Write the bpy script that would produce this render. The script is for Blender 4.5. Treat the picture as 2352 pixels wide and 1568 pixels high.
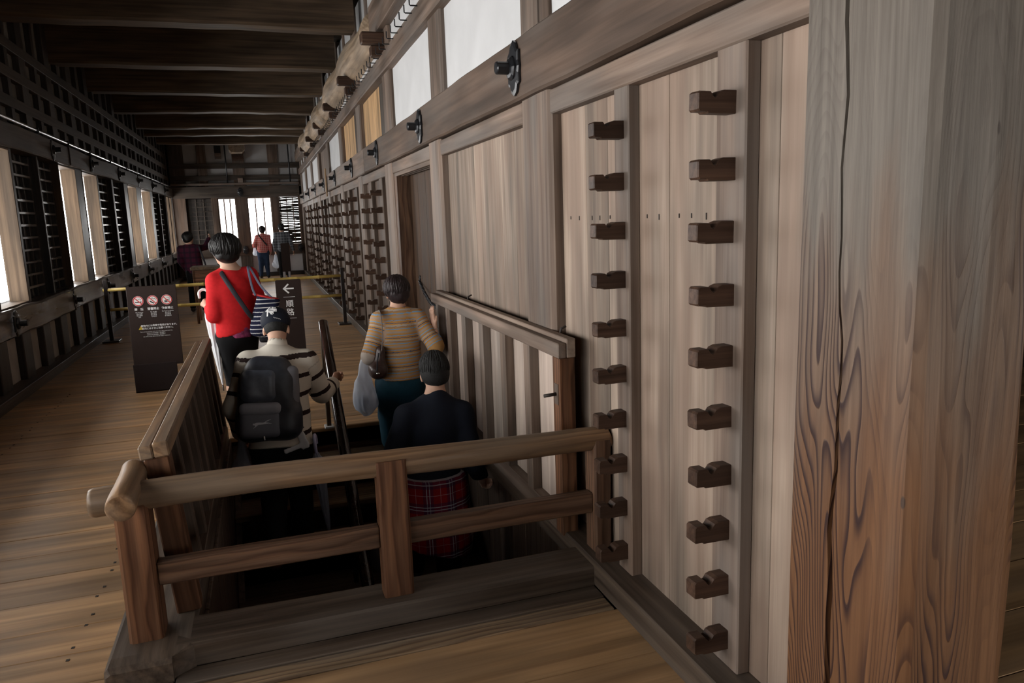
import bpy, bmesh, math, random
import numpy as np
from mathutils import Vector, Matrix

random.seed(7)
rng = np.random.default_rng(7)
for _o in list(bpy.data.objects):
    bpy.data.objects.remove(_o)
scn = bpy.context.scene
col = scn.collection

# ------------------------------------------------------------------ camera
CAM_H = 1.62
F_PX = 1715.0
YAW, PITCH, ROLL = 0.317465786, 0.167172410, -0.0352495706
_cy, _sy = math.cos(YAW), math.sin(YAW)
_f = Vector((_sy * math.cos(PITCH), _cy * math.cos(PITCH), -math.sin(PITCH)))
_rt = Vector((_cy, -_sy, 0))
_u = _rt.cross(_f)
_R = math.cos(ROLL) * _rt + math.sin(ROLL) * _u
_U = -math.sin(ROLL) * _rt + math.cos(ROLL) * _u
camd = bpy.data.cameras.new('camera')
camd.sensor_width = 36.0
camd.lens = F_PX / 2352.0 * 36.0
camd.clip_start = 0.05
camd.clip_end = 300
cam = bpy.data.objects.new('camera', camd)
col.objects.link(cam)
_m = Matrix((( _R.x, _U.x, -_f.x, 0), (_R.y, _U.y, -_f.y, 0), (_R.z, _U.z, -_f.z, CAM_H), (0, 0, 0, 1)))
cam.matrix_world = _m
scn.camera = cam

# ------------------------------------------------------------------ world, exposure
world = bpy.data.worlds.new('overcast')
scn.world = world
world.use_nodes = True
_bg = world.node_tree.nodes['Background']
_bg.inputs[0].default_value = (1.0, 0.985, 0.96, 1)
_bg.inputs[1].default_value = 12.0
scn.view_settings.view_transform = 'Standard'
scn.view_settings.look = 'None'
scn.view_settings.gamma = 1.0
scn.view_settings.use_curve_mapping = False
scn.view_settings.exposure = 0.0
try:
    scn.cycles.use_denoising = True
    scn.cycles.denoiser = 'OPENIMAGEDENOISE'
    scn.cycles.max_bounces = 7
    scn.cycles.diffuse_bounces = 4
    scn.cycles.glossy_bounces = 3
    scn.cycles.transmission_bounces = 4
    scn.cycles.transparent_max_bounces = 8
    scn.cycles.caustics_reflective = False
    scn.cycles.caustics_refractive = False
    scn.cycles.sample_clamp_indirect = 8.0
    scn.cycles.adaptive_threshold = 0.05
except Exception:
    pass


def portal(name, loc, sx, sy, rot):
    """Sampling guide for the sky seen through one window opening (gives no light of its own)."""
    d = bpy.data.lights.new(name, 'AREA')
    d.shape = 'RECTANGLE'
    d.size = sx
    d.size_y = sy
    d.cycles.is_portal = True
    o = bpy.data.objects.new(name, d)
    o.location = loc
    o.rotation_euler = rot
    col.objects.link(o)
    return o


# ------------------------------------------------------------------ materials
MATS = {}


def _new(name):
    m = bpy.data.materials.new(name)
    m.use_nodes = True
    nt = m.node_tree
    nt.nodes.clear()
    out = nt.nodes.new('ShaderNodeOutputMaterial')
    b = nt.nodes.new('ShaderNodeBsdfPrincipled')
    nt.links.new(b.outputs[0], out.inputs[0])
    return m, nt, b


def N(nt, t, **kw):
    n = nt.nodes.new('ShaderNode' + t)
    for k, v in kw.items():
        setattr(n, k, v)
    return n


def ramp(nt, stops, interp='LINEAR'):
    r = nt.nodes.new('ShaderNodeValToRGB')
    r.color_ramp.interpolation = interp
    el = r.color_ramp.elements
    while len(el) < len(stops):
        el.new(0.5)
    for e, (p, c) in zip(el, stops):
        e.position = p
        e.color = (*c, 1) if len(c) == 3 else c
    return r


def mixc(nt, fac, a, b, mode='MIX'):
    n = nt.nodes.new('ShaderNodeMix')
    n.data_type = 'RGBA'
    n.blend_type = mode
    for s, v in ((0, fac), (6, a), (7, b)):
        if hasattr(v, 'is_output') or isinstance(v, bpy.types.NodeSocket):
            nt.links.new(v, n.inputs[s])
        else:
            n.inputs[s].default_value = (*v, 1) if isinstance(v, tuple) and len(v) == 3 else v
    return n.outputs[2]


def wood(key, axis, dark, light, ring=0.35, ringscale=9.0, rough=(0.45, 0.75), streak=55.0, bump=0.25,
         grey=None, vary=0.25, patch=0.0, spec=0.2, dist=5.0):
    """Procedural wood with its grain running along local axis 0/1/2."""
    k = key + 'xyz'[axis]
    if k in MATS:
        return MATS[k]
    m, nt, b = _new('wood_' + k)
    L = nt.links.new
    tc = N(nt, 'TexCoord')
    oi = N(nt, 'ObjectInfo')
    mul = N(nt, 'VectorMath', operation='SCALE')
    mul.inputs[0].default_value = (13.7, 29.3, 17.9)
    L(oi.outputs['Random'], mul.inputs['Scale'])
    add = N(nt, 'VectorMath', operation='ADD')
    L(tc.outputs['Object'], add.inputs[0])
    L(mul.outputs[0], add.inputs[1])

    def mapped(s_across, s_along):
        mp = N(nt, 'Mapping')
        s = [s_across] * 3
        s[axis] = s_along
        mp.inputs['Scale'].default_value = s
        L(add.outputs[0], mp.inputs['Vector'])
        return mp.outputs[0]
    n1 = N(nt, 'TexNoise')
    n1.inputs['Scale'].default_value = 1.0
    n1.inputs['Detail'].default_value = 4
    n1.inputs['Roughness'].default_value = 0.65
    L(mapped(streak, streak * 0.025), n1.inputs['Vector'])
    n2 = N(nt, 'TexNoise')
    n2.inputs['Scale'].default_value = 1.0
    n2.inputs['Detail'].default_value = 2
    L(mapped(7.0, 1.1), n2.inputs['Vector'])
    # ring (cathedral) grain: rings round a wandering pith line
    wv = N(nt, 'TexWave', wave_type='RINGS', rings_direction='XYZ'[axis], wave_profile='SAW')
    wv.inputs['Scale'].default_value = ringscale
    wv.inputs['Distortion'].default_value = dist
    wv.inputs['Detail'].default_value = 2.0
    wv.inputs['Detail Scale'].default_value = 0.9
    L(mapped(1.0, 0.16), wv.inputs['Vector'])
    r1 = ramp(nt, [(0.28, dark), (0.72, light)])
    L(n1.outputs[0], r1.inputs[0])
    mid = tuple((a + c) / 2 for a, c in zip(dark, light))
    c = r1.outputs[0]
    # blotches
    r2 = ramp(nt, [(0.35, (0.62, 0.62, 0.62)), (0.65, (1.22, 1.2, 1.18))])
    L(n2.outputs[0], r2.inputs[0])
    c = mixc(nt, 1.0, c, r2.outputs[0], 'MULTIPLY')
    if ring > 0:
        r3 = ramp(nt, [(0.0, (0.45, 0.36, 0.32)), (0.45, (1.0, 1.0, 1.0)), (0.8, (1.25, 1.16, 1.05)), (1.0, (0.4, 0.32, 0.3))])
        L(wv.outputs[0], r3.inputs[0])
        c2 = mixc(nt, 1.0, c, r3.outputs[0], 'MULTIPLY')
        c = mixc(nt, ring, c, c2)
    if grey is not None:
        n3 = N(nt, 'TexNoise')
        n3.inputs['Scale'].default_value = 1.0
        n3.inputs['Detail'].default_value = 3
        L(mapped(5.0, 0.9), n3.inputs['Vector'])
        r4 = ramp(nt, [(0.45, (0, 0, 0)), (0.62, (1, 1, 1))])
        L(n3.outputs[0], r4.inputs[0])
        mm = N(nt, 'Math', operation='MULTIPLY')
        mm.inputs[1].default_value = patch
        L(r4.outputs[0], mm.inputs[0])
        c = mixc(nt, mm.outputs[0], c, grey)
    # piece to piece variation
    mr = N(nt, 'MapRange')
    mr.inputs[3].default_value = 1 - vary
    mr.inputs[4].default_value = 1 + vary
    L(oi.outputs['Random'], mr.inputs[0])
    hsv = N(nt, 'HueSaturation')
    L(mr.outputs[0], hsv.inputs['Value'])
    L(c, hsv.inputs['Color'])
    L(hsv.outputs[0], b.inputs['Base Color'])
    rr = N(nt, 'MapRange')
    rr.inputs[3].default_value = rough[0]
    rr.inputs[4].default_value = rough[1]
    L(n2.outputs[0], rr.inputs[0])
    L(rr.outputs[0], b.inputs['Roughness'])
    b.inputs['Specular IOR Level'].default_value = spec
    bp = N(nt, 'Bump')
    bp.inputs['Strength'].default_value = bump
    bp.inputs['Distance'].default_value = 0.004
    hm = N(nt, 'Math', operation='ADD')
    L(n1.outputs[0], hm.inputs[0])
    L(wv.outputs[0], hm.inputs[1])
    L(hm.outputs[0], bp.inputs['Height'])
    L(bp.outputs[0], b.inputs['Normal'])
    MATS[k] = m
    return m


PRE = {
    'pale': dict(dark=(0.16, 0.12, 0.093), light=(0.315, 0.252, 0.203), ring=0.08, ringscale=4, grey=(0.19, 0.128, 0.096), patch=0.55, vary=0.24, streak=26, spec=0.18, rough=(0.5, 0.75), bump=0.12),
    'post': dict(dark=(0.098, 0.066, 0.048), light=(0.225, 0.169, 0.136), ring=0.15, ringscale=5, grey=(0.165, 0.148, 0.135), patch=0.5, vary=0.15, streak=26, bump=0.15),
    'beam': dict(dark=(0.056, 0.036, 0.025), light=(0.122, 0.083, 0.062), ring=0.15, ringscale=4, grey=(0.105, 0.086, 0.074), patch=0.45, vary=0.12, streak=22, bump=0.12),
    'dim': dict(dark=(0.04, 0.031, 0.025), light=(0.11, 0.09, 0.074), ring=0.2, ringscale=6, vary=0.2, grey=(0.095, 0.088, 0.082), patch=0.3, rough=(0.35, 0.6)),
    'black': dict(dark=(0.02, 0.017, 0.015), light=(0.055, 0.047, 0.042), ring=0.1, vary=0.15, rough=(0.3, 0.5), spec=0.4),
    'rack': dict(dark=(0.04, 0.022, 0.015), light=(0.088, 0.053, 0.037), ring=0.3, ringscale=12, vary=0.22, rough=(0.35, 0.55)),
    'floor': dict(dark=(0.31, 0.178, 0.084), light=(0.57, 0.355, 0.183), ring=0.2, ringscale=4, grey=(0.28, 0.185, 0.115), patch=0.4, vary=0.14, streak=24, rough=(0.26, 0.5), bump=0.1, spec=0.45),
    'sill': dict(dark=(0.042, 0.03, 0.022), light=(0.115, 0.087, 0.066), ring=0.45, ringscale=7, grey=(0.12, 0.102, 0.088), patch=0.4, vary=0.1, streak=36, rough=(0.35, 0.6)),
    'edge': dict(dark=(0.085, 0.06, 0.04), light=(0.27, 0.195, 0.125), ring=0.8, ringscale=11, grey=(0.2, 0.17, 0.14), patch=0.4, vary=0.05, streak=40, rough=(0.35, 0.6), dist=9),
    'rail': dict(dark=(0.11, 0.062, 0.034), light=(0.29, 0.183, 0.105), ring=0.5, ringscale=10, grey=(0.17, 0.14, 0.11), patch=0.5, vary=0.08, streak=36, rough=(0.3, 0.55), dist=8),
    'newel': dict(dark=(0.065, 0.03, 0.017), light=(0.175, 0.088, 0.049), ring=0.85, ringscale=14, vary=0.12, streak=40, rough=(0.35, 0.55), dist=7),
    'midrail': dict(dark=(0.05, 0.028, 0.018), light=(0.13, 0.077, 0.05), ring=0.8, ringscale=13, vary=0.1, streak=40, rough=(0.35, 0.55), dist=8),
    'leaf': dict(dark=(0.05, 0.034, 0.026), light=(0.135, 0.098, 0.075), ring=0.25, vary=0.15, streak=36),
    'hewn': dict(dark=(0.075, 0.066, 0.06), light=(0.20, 0.18, 0.165), ring=0.1, vary=0.1, streak=14, rough=(0.18, 0.42), spec=0.6, bump=0.5),
    'leafpale': dict(dark=(0.29, 0.23, 0.195), light=(0.47, 0.395, 0.34), ring=0.05, vary=0.12, grey=(0.36, 0.28, 0.24), patch=0.5, streak=20, bump=0.1),
    'tan': dict(dark=(0.055, 0.036, 0.022), light=(0.118, 0.081, 0.052), ring=0.2, vary=0.12, streak=30, rough=(0.5, 0.7)),
    'newwood': dict(dark=(0.30, 0.18, 0.085), light=(0.56, 0.37, 0.20), ring=0.3, vary=0.12, streak=30),
    'ceil': dict(dark=(0.028, 0.022, 0.017), light=(0.085, 0.066, 0.05), ring=0.2, vary=0.15, streak=24),
    'ceilbeam': dict(dark=(0.055, 0.037, 0.024), light=(0.14, 0.098, 0.064), ring=0.1, vary=0.12, streak=24),
    'log': dict(dark=(0.22, 0.155, 0.10), light=(0.47, 0.36, 0.26), ring=0.25, vary=0.15, streak=22, grey=(0.27, 0.23, 0.19), patch=0.4),
    'door': dict(dark=(0.03, 0.017, 0.011), light=(0.085, 0.05, 0.03), ring=0.5, ringscale=7, vary=0.1),
    'glossrail': dict(dark=(0.012, 0.007, 0.005), light=(0.04, 0.022, 0.016), ring=0.1, vary=0.05, rough=(0.08, 0.16), spec=0.6, bump=0.05),
}


def W(pre, axis):
    return wood(pre, axis, **PRE[pre])


def plain(name, color, rough=0.6, metal=0.0, spec=0.4, noise=0.0, nscale=12.0, bump=0.0):
    if name in MATS:
        return MATS[name]
    m, nt, b = _new(name)
    L = nt.links.new
    b.inputs['Base Color'].default_value = (*color, 1)
    b.inputs['Roughness'].default_value = rough
    b.inputs['Metallic'].default_value = metal
    b.inputs['Specular IOR Level'].default_value = spec
    if noise > 0 or bump > 0:
        tc = N(nt, 'TexCoord')
        n = N(nt, 'TexNoise')
        n.inputs['Scale'].default_value = nscale
        n.inputs['Detail'].default_value = 4
        L(tc.outputs['Object'], n.inputs['Vector'])
        r = ramp(nt, [(0.3, tuple(c * (1 - noise) for c in color)), (0.7, tuple(min(1, c * (1 + noise)) for c in color))])
        L(n.outputs[0], r.inputs[0])
        L(r.outputs[0], b.inputs['Base Color'])
        if bump > 0:
            bp = N(nt, 'Bump')
            bp.inputs['Strength'].default_value = bump
            bp.inputs['Distance'].default_value = 0.004
            L(n.outputs[0], bp.inputs['Height'])
            L(bp.outputs[0], b.inputs['Normal'])
    MATS[name] = m
    return m


def column_mat():
    """Big foreground column: brown oiled wood with strong ring grain below, weathered grey above."""
    m, nt, b = _new('column_wood')
    L = nt.links.new
    tc = N(nt, 'TexCoord')
    sep = N(nt, 'SeparateXYZ')
    L(tc.outputs['Object'], sep.inputs[0])

    def mapped(sc, off=(0, 0, 0)):
        mp = N(nt, 'Mapping')
        mp.inputs['Scale'].default_value = sc
        mp.inputs['Location'].default_value = off
        L(tc.outputs['Object'], mp.inputs['Vector'])
        return mp.outputs[0]
    wob = N(nt, 'TexNoise')
    wob.inputs['Scale'].default_value = 1.0
    wob.inputs['Detail'].default_value = 2
    wob.inputs['Roughness'].default_value = 0.45
    L(mapped((4.2, 4.2, 0.75)), wob.inputs['Vector'])
    wob2 = N(nt, 'TexNoise')
    wob2.inputs['Scale'].default_value = 1.0
    wob2.inputs['Detail'].default_value = 1
    L(mapped((11, 11, 2.2), (3, 1, 7)), wob2.inputs['Vector'])
    # rings = distance from the pith + wandering
    ln = N(nt, 'VectorMath', operation='LENGTH')
    flat = N(nt, 'CombineXYZ')
    L(sep.outputs[0], flat.inputs[0])
    L(sep.outputs[1], flat.inputs[1])
    L(flat.outputs[0], ln.inputs[0])
    a1 = N(nt, 'Math', operation='MULTIPLY_ADD')
    a1.inputs[1].default_value = 0.42
    L(wob.outputs[0], a1.inputs[0])
    L(ln.outputs['Value'], a1.inputs[2])
    a2 = N(nt, 'Math', operation='MULTIPLY_ADD')
    a2.inputs[1].default_value = 0.03
    L(wob2.outputs[0], a2.inputs[0])
    L(a1.outputs[0], a2.inputs[2])
    fr = N(nt, 'Math', operation='MULTIPLY')
    fr.inputs[1].default_value = 88.0
    L(a2.outputs[0], fr.inputs[0])
    fc = N(nt, 'Math', operation='FRACT')
    L(fr.outputs[0], fc.inputs[0])
    ringr = ramp(nt, [(0.0, (0, 0, 0)), (0.5, (0.15, 0.15, 0.15)), (0.86, (1, 1, 1)), (0.95, (0.9, 0.9, 0.9)), (1.0, (0, 0, 0))])
    L(fc.outputs[0], ringr.inputs[0])
    # streaks along the length
    st = N(nt, 'TexNoise')
    st.inputs['Scale'].default_value = 1.0
    st.inputs['Detail'].default_value = 6
    st.inputs['Roughness'].default_value = 0.65
    L(mapped((60, 60, 1.5)), st.inputs['Vector'])
    base_lo = ramp(nt, [(0.25, (0.078, 0.033, 0.014)), (0.75, (0.182, 0.088, 0.04))])
    L(st.outputs[0], base_lo.inputs[0])
    base_hi = ramp(nt, [(0.25, (0.07, 0.058, 0.047)), (0.75, (0.17, 0.145, 0.122))])
    L(st.outputs[0], base_hi.inputs[0])
    mid = ramp(nt, [(0.25, (0.082, 0.05, 0.033)), (0.75, (0.185, 0.124, 0.085))])
    L(st.outputs[0], mid.inputs[0])
    # height masks with ragged edges
    pn = N(nt, 'TexNoise')
    pn.inputs['Scale'].default_value = 1.0
    pn.inputs['Detail'].default_value = 4
    L(mapped((9, 9, 1.6), (5, 2, 0)), pn.inputs['Vector'])
    zz = N(nt, 'Math', operation='MULTIPLY_ADD')
    zz.inputs[1].default_value = 1.1
    L(pn.outputs[0], zz.inputs[0])
    L(sep.outputs[2], zz.inputs[2])
    hi = N(nt, 'MapRange', interpolation_type='SMOOTHSTEP')
    hi.inputs[1].default_value = 1.95
    hi.inputs[2].default_value = 2.35
    L(zz.outputs[0], hi.inputs[0])
    mi = N(nt, 'MapRange', interpolation_type='SMOOTHSTEP')
    mi.inputs[1].default_value = 1.45
    mi.inputs[2].default_value = 2.0
    L(zz.outputs[0], mi.inputs[0])
    c = mixc(nt, mi.outputs[0], base_lo.outputs[0], mid.outputs[0])
    c = mixc(nt, hi.outputs[0], c, base_hi.outputs[0])
    # rings only strong in patches of tangential grain
    pm = N(nt, 'TexNoise')
    pm.inputs['Scale'].default_value = 1.0
    pm.inputs['Detail'].default_value = 2
    L(mapped((6.5, 6.5, 0.55), (1.7, 4.1, 2)), pm.inputs['Vector'])
    pr_ = ramp(nt, [(0.40, (0.15, 0.15, 0.15)), (0.52, (1, 1, 1))])
    L(pm.outputs[0], pr_.inputs[0])
    inv = N(nt, 'Math', operation='MULTIPLY_ADD')
    inv.inputs[1].default_value = -0.85
    inv.inputs[2].default_value = 1.0
    L(hi.outputs[0], inv.inputs[0])
    k1 = N(nt, 'Math', operation='MULTIPLY')
    L(ringr.outputs[0], k1.inputs[0])
    L(pr_.outputs[0], k1.inputs[1])
    k2 = N(nt, 'Math', operation='MULTIPLY')
    L(k1.outputs[0], k2.inputs[0])
    L(inv.outputs[0], k2.inputs[1])
    k3 = N(nt, 'Math', operation='MULTIPLY')
    k3.inputs[1].default_value = 1.0
    L(k2.outputs[0], k3.inputs[0])
    c = mixc(nt, k3.outputs[0], c, (0.026, 0.011, 0.010))
    # pale scratches and small dark nail holes
    sc = N(nt, 'TexVoronoi', feature='F1')
    sc.inputs['Scale'].default_value = 1.0
    L(mapped((9, 9, 3)), sc.inputs['Vector'])
    hs = ramp(nt, [(0.0, (1, 1, 1)), (0.035, (1, 1, 1)), (0.05, (0, 0, 0))])
    L(sc.outputs['Distance'], hs.inputs[0])
    hm = N(nt, 'Math', operation='MULTIPLY')
    hm.inputs[1].default_value = 0.75
    L(hs.outputs[0], hm.inputs[0])
    c = mixc(nt, hm.outputs[0], c, (0.04, 0.03, 0.026))
    L(c, b.inputs['Base Color'])
    b.inputs['Roughness'].default_value = 0.55
    b.inputs['Specular IOR Level'].default_value = 0.25
    bp = N(nt, 'Bump')
    bp.inputs['Strength'].default_value = 0.3
    bp.inputs['Distance'].default_value = 0.004
    ad = N(nt, 'Math', operation='ADD')
    L(st.outputs[0], ad.inputs[0])
    L(k2.outputs[0], ad.inputs[1])
    L(ad.outputs[0], bp.inputs['Height'])
    L(bp.outputs[0], b.inputs['Normal'])
    return m


def ramp_attr_mat(name, attr, stops, period, rough=0.85, interp='CONSTANT', bump=0.3, speck=0.0):
    """Knitted / woven stripes along a garment coordinate stored on the mesh."""
    m, nt, b = _new(name)
    L = nt.links.new
    at = N(nt, 'Attribute', attribute_name=attr)
    d = N(nt, 'Math', operation='DIVIDE')
    d.inputs[1].default_value = period
    L(at.outputs['Fac'], d.inputs[0])
    tc = N(nt, 'TexCoord')
    n = N(nt, 'TexNoise')
    n.inputs['Scale'].default_value = 70
    n.inputs['Detail'].default_value = 2
    L(tc.outputs['Object'], n.inputs['Vector'])
    wob = N(nt, 'Math', operation='MULTIPLY_ADD')
    wob.inputs[1].default_value = speck
    L(n.outputs[0], wob.inputs[0])
    L(d.outputs[0], wob.inputs[2])
    fr = N(nt, 'Math', operation='FRACT')
    L(wob.outputs[0], fr.inputs[0])
    r = ramp(nt, stops, interp)
    L(fr.outputs[0], r.inputs[0])
    L(r.outputs[0], b.inputs['Base Color'])
    b.inputs['Roughness'].default_value = rough
    b.inputs['Specular IOR Level'].default_value = 0.2
    bp = N(nt, 'Bump')
    bp.inputs['Strength'].default_value = bump
    bp.inputs['Distance'].default_value = 0.003
    L(n.outputs[0], bp.inputs['Height'])
    L(bp.outputs[0], b.inputs['Normal'])
    return m


def plaid_mat(name, base, bands, px, pz, rough=0.9):
    """Tartan: bands = [(position, width, colour, strength)] repeated along x and z of the garment."""
    m, nt, b = _new(name)
    L = nt.links.new
    tc = N(nt, 'TexCoord')
    sep = N(nt, 'SeparateXYZ')
    L(tc.outputs['Object'], sep.inputs[0])
    c = None
    from_s = base
    for axis, per in ((0, px), (2, pz)):
        d = N(nt, 'Math', operation='DIVIDE')
        d.inputs[1].default_value = per
        L(sep.outputs[axis], d.inputs[0])
        f = N(nt, 'Math', operation='FRACT')
        L(d.outputs[0], f.inputs[0])
        for (p, w, cc, st) in bands:
            s = N(nt, 'Math', operation='SUBTRACT')
            s.inputs[1].default_value = p
            L(f.outputs[0], s.inputs[0])
            a = N(nt, 'Math', operation='ABSOLUTE')
            L(s.outputs[0], a.inputs[0])
            lt = N(nt, 'Math', operation='LESS_THAN')
            lt.inputs[1].default_value = w / 2
            L(a.outputs[0], lt.inputs[0])
            k = N(nt, 'Math', operation='MULTIPLY')
            k.inputs[1].default_value = st
            L(lt.outputs[0], k.inputs[0])
            from_s = mixc(nt, k.outputs[0], from_s, cc)
    L(from_s, b.inputs['Base Color'])
    b.inputs['Roughness'].default_value = rough
    b.inputs['Specular IOR Level'].default_value = 0.2
    return m


def film_mat(name, color, alpha=0.6, rough=0.25):
    m, nt, b = _new(name)
    b.inputs['Base Color'].default_value = (*color, 1)
    b.inputs['Roughness'].default_value = rough
    out = [n for n in nt.nodes if n.type == 'OUTPUT_MATERIAL'][0]
    tr = N(nt, 'BsdfTransparent')
    tl = N(nt, 'BsdfTranslucent')
    tl.inputs[0].default_value = (*color, 1)
    m1 = N(nt, 'MixShader')
    m1.inputs[0].default_value = 0.4
    nt.links.new(b.outputs[0], m1.inputs[1])
    nt.links.new(tl.outputs[0], m1.inputs[2])
    m2 = N(nt, 'MixShader')
    m2.inputs[0].default_value = alpha
    nt.links.new(tr.outputs[0], m2.inputs[1])
    nt.links.new(m1.outputs[0], m2.inputs[2])
    nt.links.new(m2.outputs[0], out.inputs[0])
    tc = N(nt, 'TexCoord')
    n = N(nt, 'TexNoise')
    n.inputs['Scale'].default_value = 9
    n.inputs['Detail'].default_value = 3
    mp = N(nt, 'Mapping')
    mp.inputs['Scale'].default_value = (3, 3, 0.8)
    nt.links.new(tc.outputs['Object'], mp.inputs[0])
    nt.links.new(mp.outputs[0], n.inputs['Vector'])
    bp = N(nt, 'Bump')
    bp.inputs['Strength'].default_value = 0.8
    bp.inputs['Distance'].default_value = 0.01
    nt.links.new(n.outputs[0], bp.inputs['Height'])
    nt.links.new(bp.outputs[0], b.inputs['Normal'])
    return m


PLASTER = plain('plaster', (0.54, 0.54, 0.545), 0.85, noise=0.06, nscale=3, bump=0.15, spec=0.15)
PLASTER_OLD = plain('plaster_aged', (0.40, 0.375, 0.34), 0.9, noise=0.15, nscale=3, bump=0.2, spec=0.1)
PLASTER_SHADED = plain('plaster_shaded', (0.17, 0.16, 0.145), 0.9, noise=0.2, nscale=3, bump=0.2, spec=0.1)  # plaster colour darkened to paint in the shade high on the left wall
IRON = plain('black_iron', (0.018, 0.019, 0.022), 0.32, metal=0.3, spec=0.6, noise=0.3, nscale=30, bump=0.2)
NAIL = plain('nail_iron', (0.03, 0.022, 0.018), 0.6)
VOID = plain('unlit_boards', (0.02, 0.017, 0.015), 0.9)
BAMBOO = plain('bamboo', (0.62, 0.45, 0.13), 0.35, noise=0.12, nscale=20)
SIGNBROWN = plain('sign_brown', (0.03, 0.018, 0.015), 0.6, noise=0.05, spec=0.2)
SIGNEDGE = plain('sign_foot', (0.022, 0.015, 0.015), 0.6, spec=0.2)
WHITE = plain('white_print', (0.85, 0.85, 0.84), 0.6)
RED = plain('red_print', (0.62, 0.03, 0.035), 0.6)
BLACK = plain('black_print', (0.01, 0.01, 0.01), 0.6)
YELLOW = plain('yellow_print', (0.75, 0.55, 0.03), 0.6)
STEEL = plain('painted_steel', (0.03, 0.025, 0.024), 0.35, metal=0.2)

# ------------------------------------------------------------------ object helpers
WL = {}          # world location of every parent


def setp(o, label=None, cat=None, group=None, kind=None):
    if label:
        o['label'] = label
    if cat:
        o['category'] = cat
    if group:
        o['group'] = group
    if kind:
        o['kind'] = kind
    return o


def empty(name, loc=(0, 0, 0), **kw):
    o = bpy.data.objects.new(name, None)
    o.empty_display_size = 0.1
    o.location = loc
    col.objects.link(o)
    WL[o] = Vector(loc)
    return setp(o, **kw)


def link(name, me, loc, mat, parent=None, rot=None, smooth=False, **kw):
    o = bpy.data.objects.new(name, me)
    col.objects.link(o)
    loc = Vector(loc)
    WL[o] = loc
    if parent is not None:
        o.parent = parent
        o.location = loc - WL[parent]
    else:
        o.location = loc
    if rot is not None:
        o.rotation_euler = rot
    if mat is not None and not me.materials:
        me.materials.append(mat)
    if smooth:
        for p in me.polygons:
            p.use_smooth = True
    return setp(o, **kw)


BOXC = {}


def boxmesh(dx, dy, dz, bev=0.0, mat=None):
    key = (round(dx, 4), round(dy, 4), round(dz, 4), bev, mat.name if mat else '')
    if key in BOXC:
        return BOXC[key]
    bm = bmesh.new()
    bmesh.ops.create_cube(bm, size=1.0)
    bmesh.ops.scale(bm, vec=(dx, dy, dz), verts=bm.verts)
    if bev > 0:
        bmesh.ops.bevel(bm, geom=list(bm.edges), offset=min(bev, 0.45 * min(dx, dy, dz)), segments=1, affect='EDGES')
    me = bpy.data.meshes.new('box')
    bm.to_mesh(me)
    bm.free()
    if mat:
        me.materials.append(mat)
    BOXC[key] = me
    return me


def box(name, x0, x1, y0, y1, z0, z1, mat, parent=None, bev=0.004, **kw):
    """mat: a material, or the name of a wood preset (grain along the longest side)."""
    d = (x1 - x0, y1 - y0, z1 - z0)
    if isinstance(mat, str):
        mat = W(mat, d.index(max(d)))
    me = boxmesh(*d, bev, mat)
    return link(name, me, ((x0 + x1) / 2, (y0 + y1) / 2, (z0 + z1) / 2), None, parent, **kw)


def mesh_from(verts, faces, name='mesh'):
    me = bpy.data.meshes.new(name)
    me.from_pydata([tuple(v) for v in verts], [], faces)
    me.update()
    return me


def multibox(name, boxes, mat, parent=None, loc=None, **kw):
    vs, fs = [], []
    for (x0, x1, y0, y1, z0, z1) in boxes:
        b = len(vs)
        vs += [(x, y, z) for z in (z0, z1) for y in (y0, y1) for x in (x0, x1)]
        fs += [tuple(b + i for i in f) for f in ((0, 2, 3, 1), (4, 5, 7, 6), (0, 1, 5, 4), (2, 6, 7, 3), (0, 4, 6, 2), (1, 3, 7, 5))]
    a = np.array(vs)
    c = (a.min(0) + a.max(0)) / 2 if loc is None else np.array(loc)
    return link(name, mesh_from(a - c, fs), c, mat, parent, **kw)


def prism(name, pts, axis, a0, a1, mat, parent=None, **kw):
    """Extrude polygon pts (2-D, in the two other axes in order) along axis from a0 to a1."""
    n = len(pts)
    oth = [i for i in range(3) if i != axis]
    vs = []
    for a in (a0, a1):
        for p in pts:
            v = [0, 0, 0]
            v[axis] = a
            v[oth[0]], v[oth[1]] = p
            vs.append(v)
    fs = [tuple(range(n)), tuple(range(2 * n - 1, n - 1, -1))]
    fs += [(i, i + n, (i + 1) % n + n, (i + 1) % n) for i in range(n)]
    a = np.array(vs, float)
    c = (a.min(0) + a.max(0)) / 2
    me = mesh_from(a - c, fs)
    bm = bmesh.new()
    bm.from_mesh(me)
    bmesh.ops.recalc_face_normals(bm, faces=bm.faces)
    bm.to_mesh(me)
    bm.free()
    return link(name, me, c, mat, parent, **kw)


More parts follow.
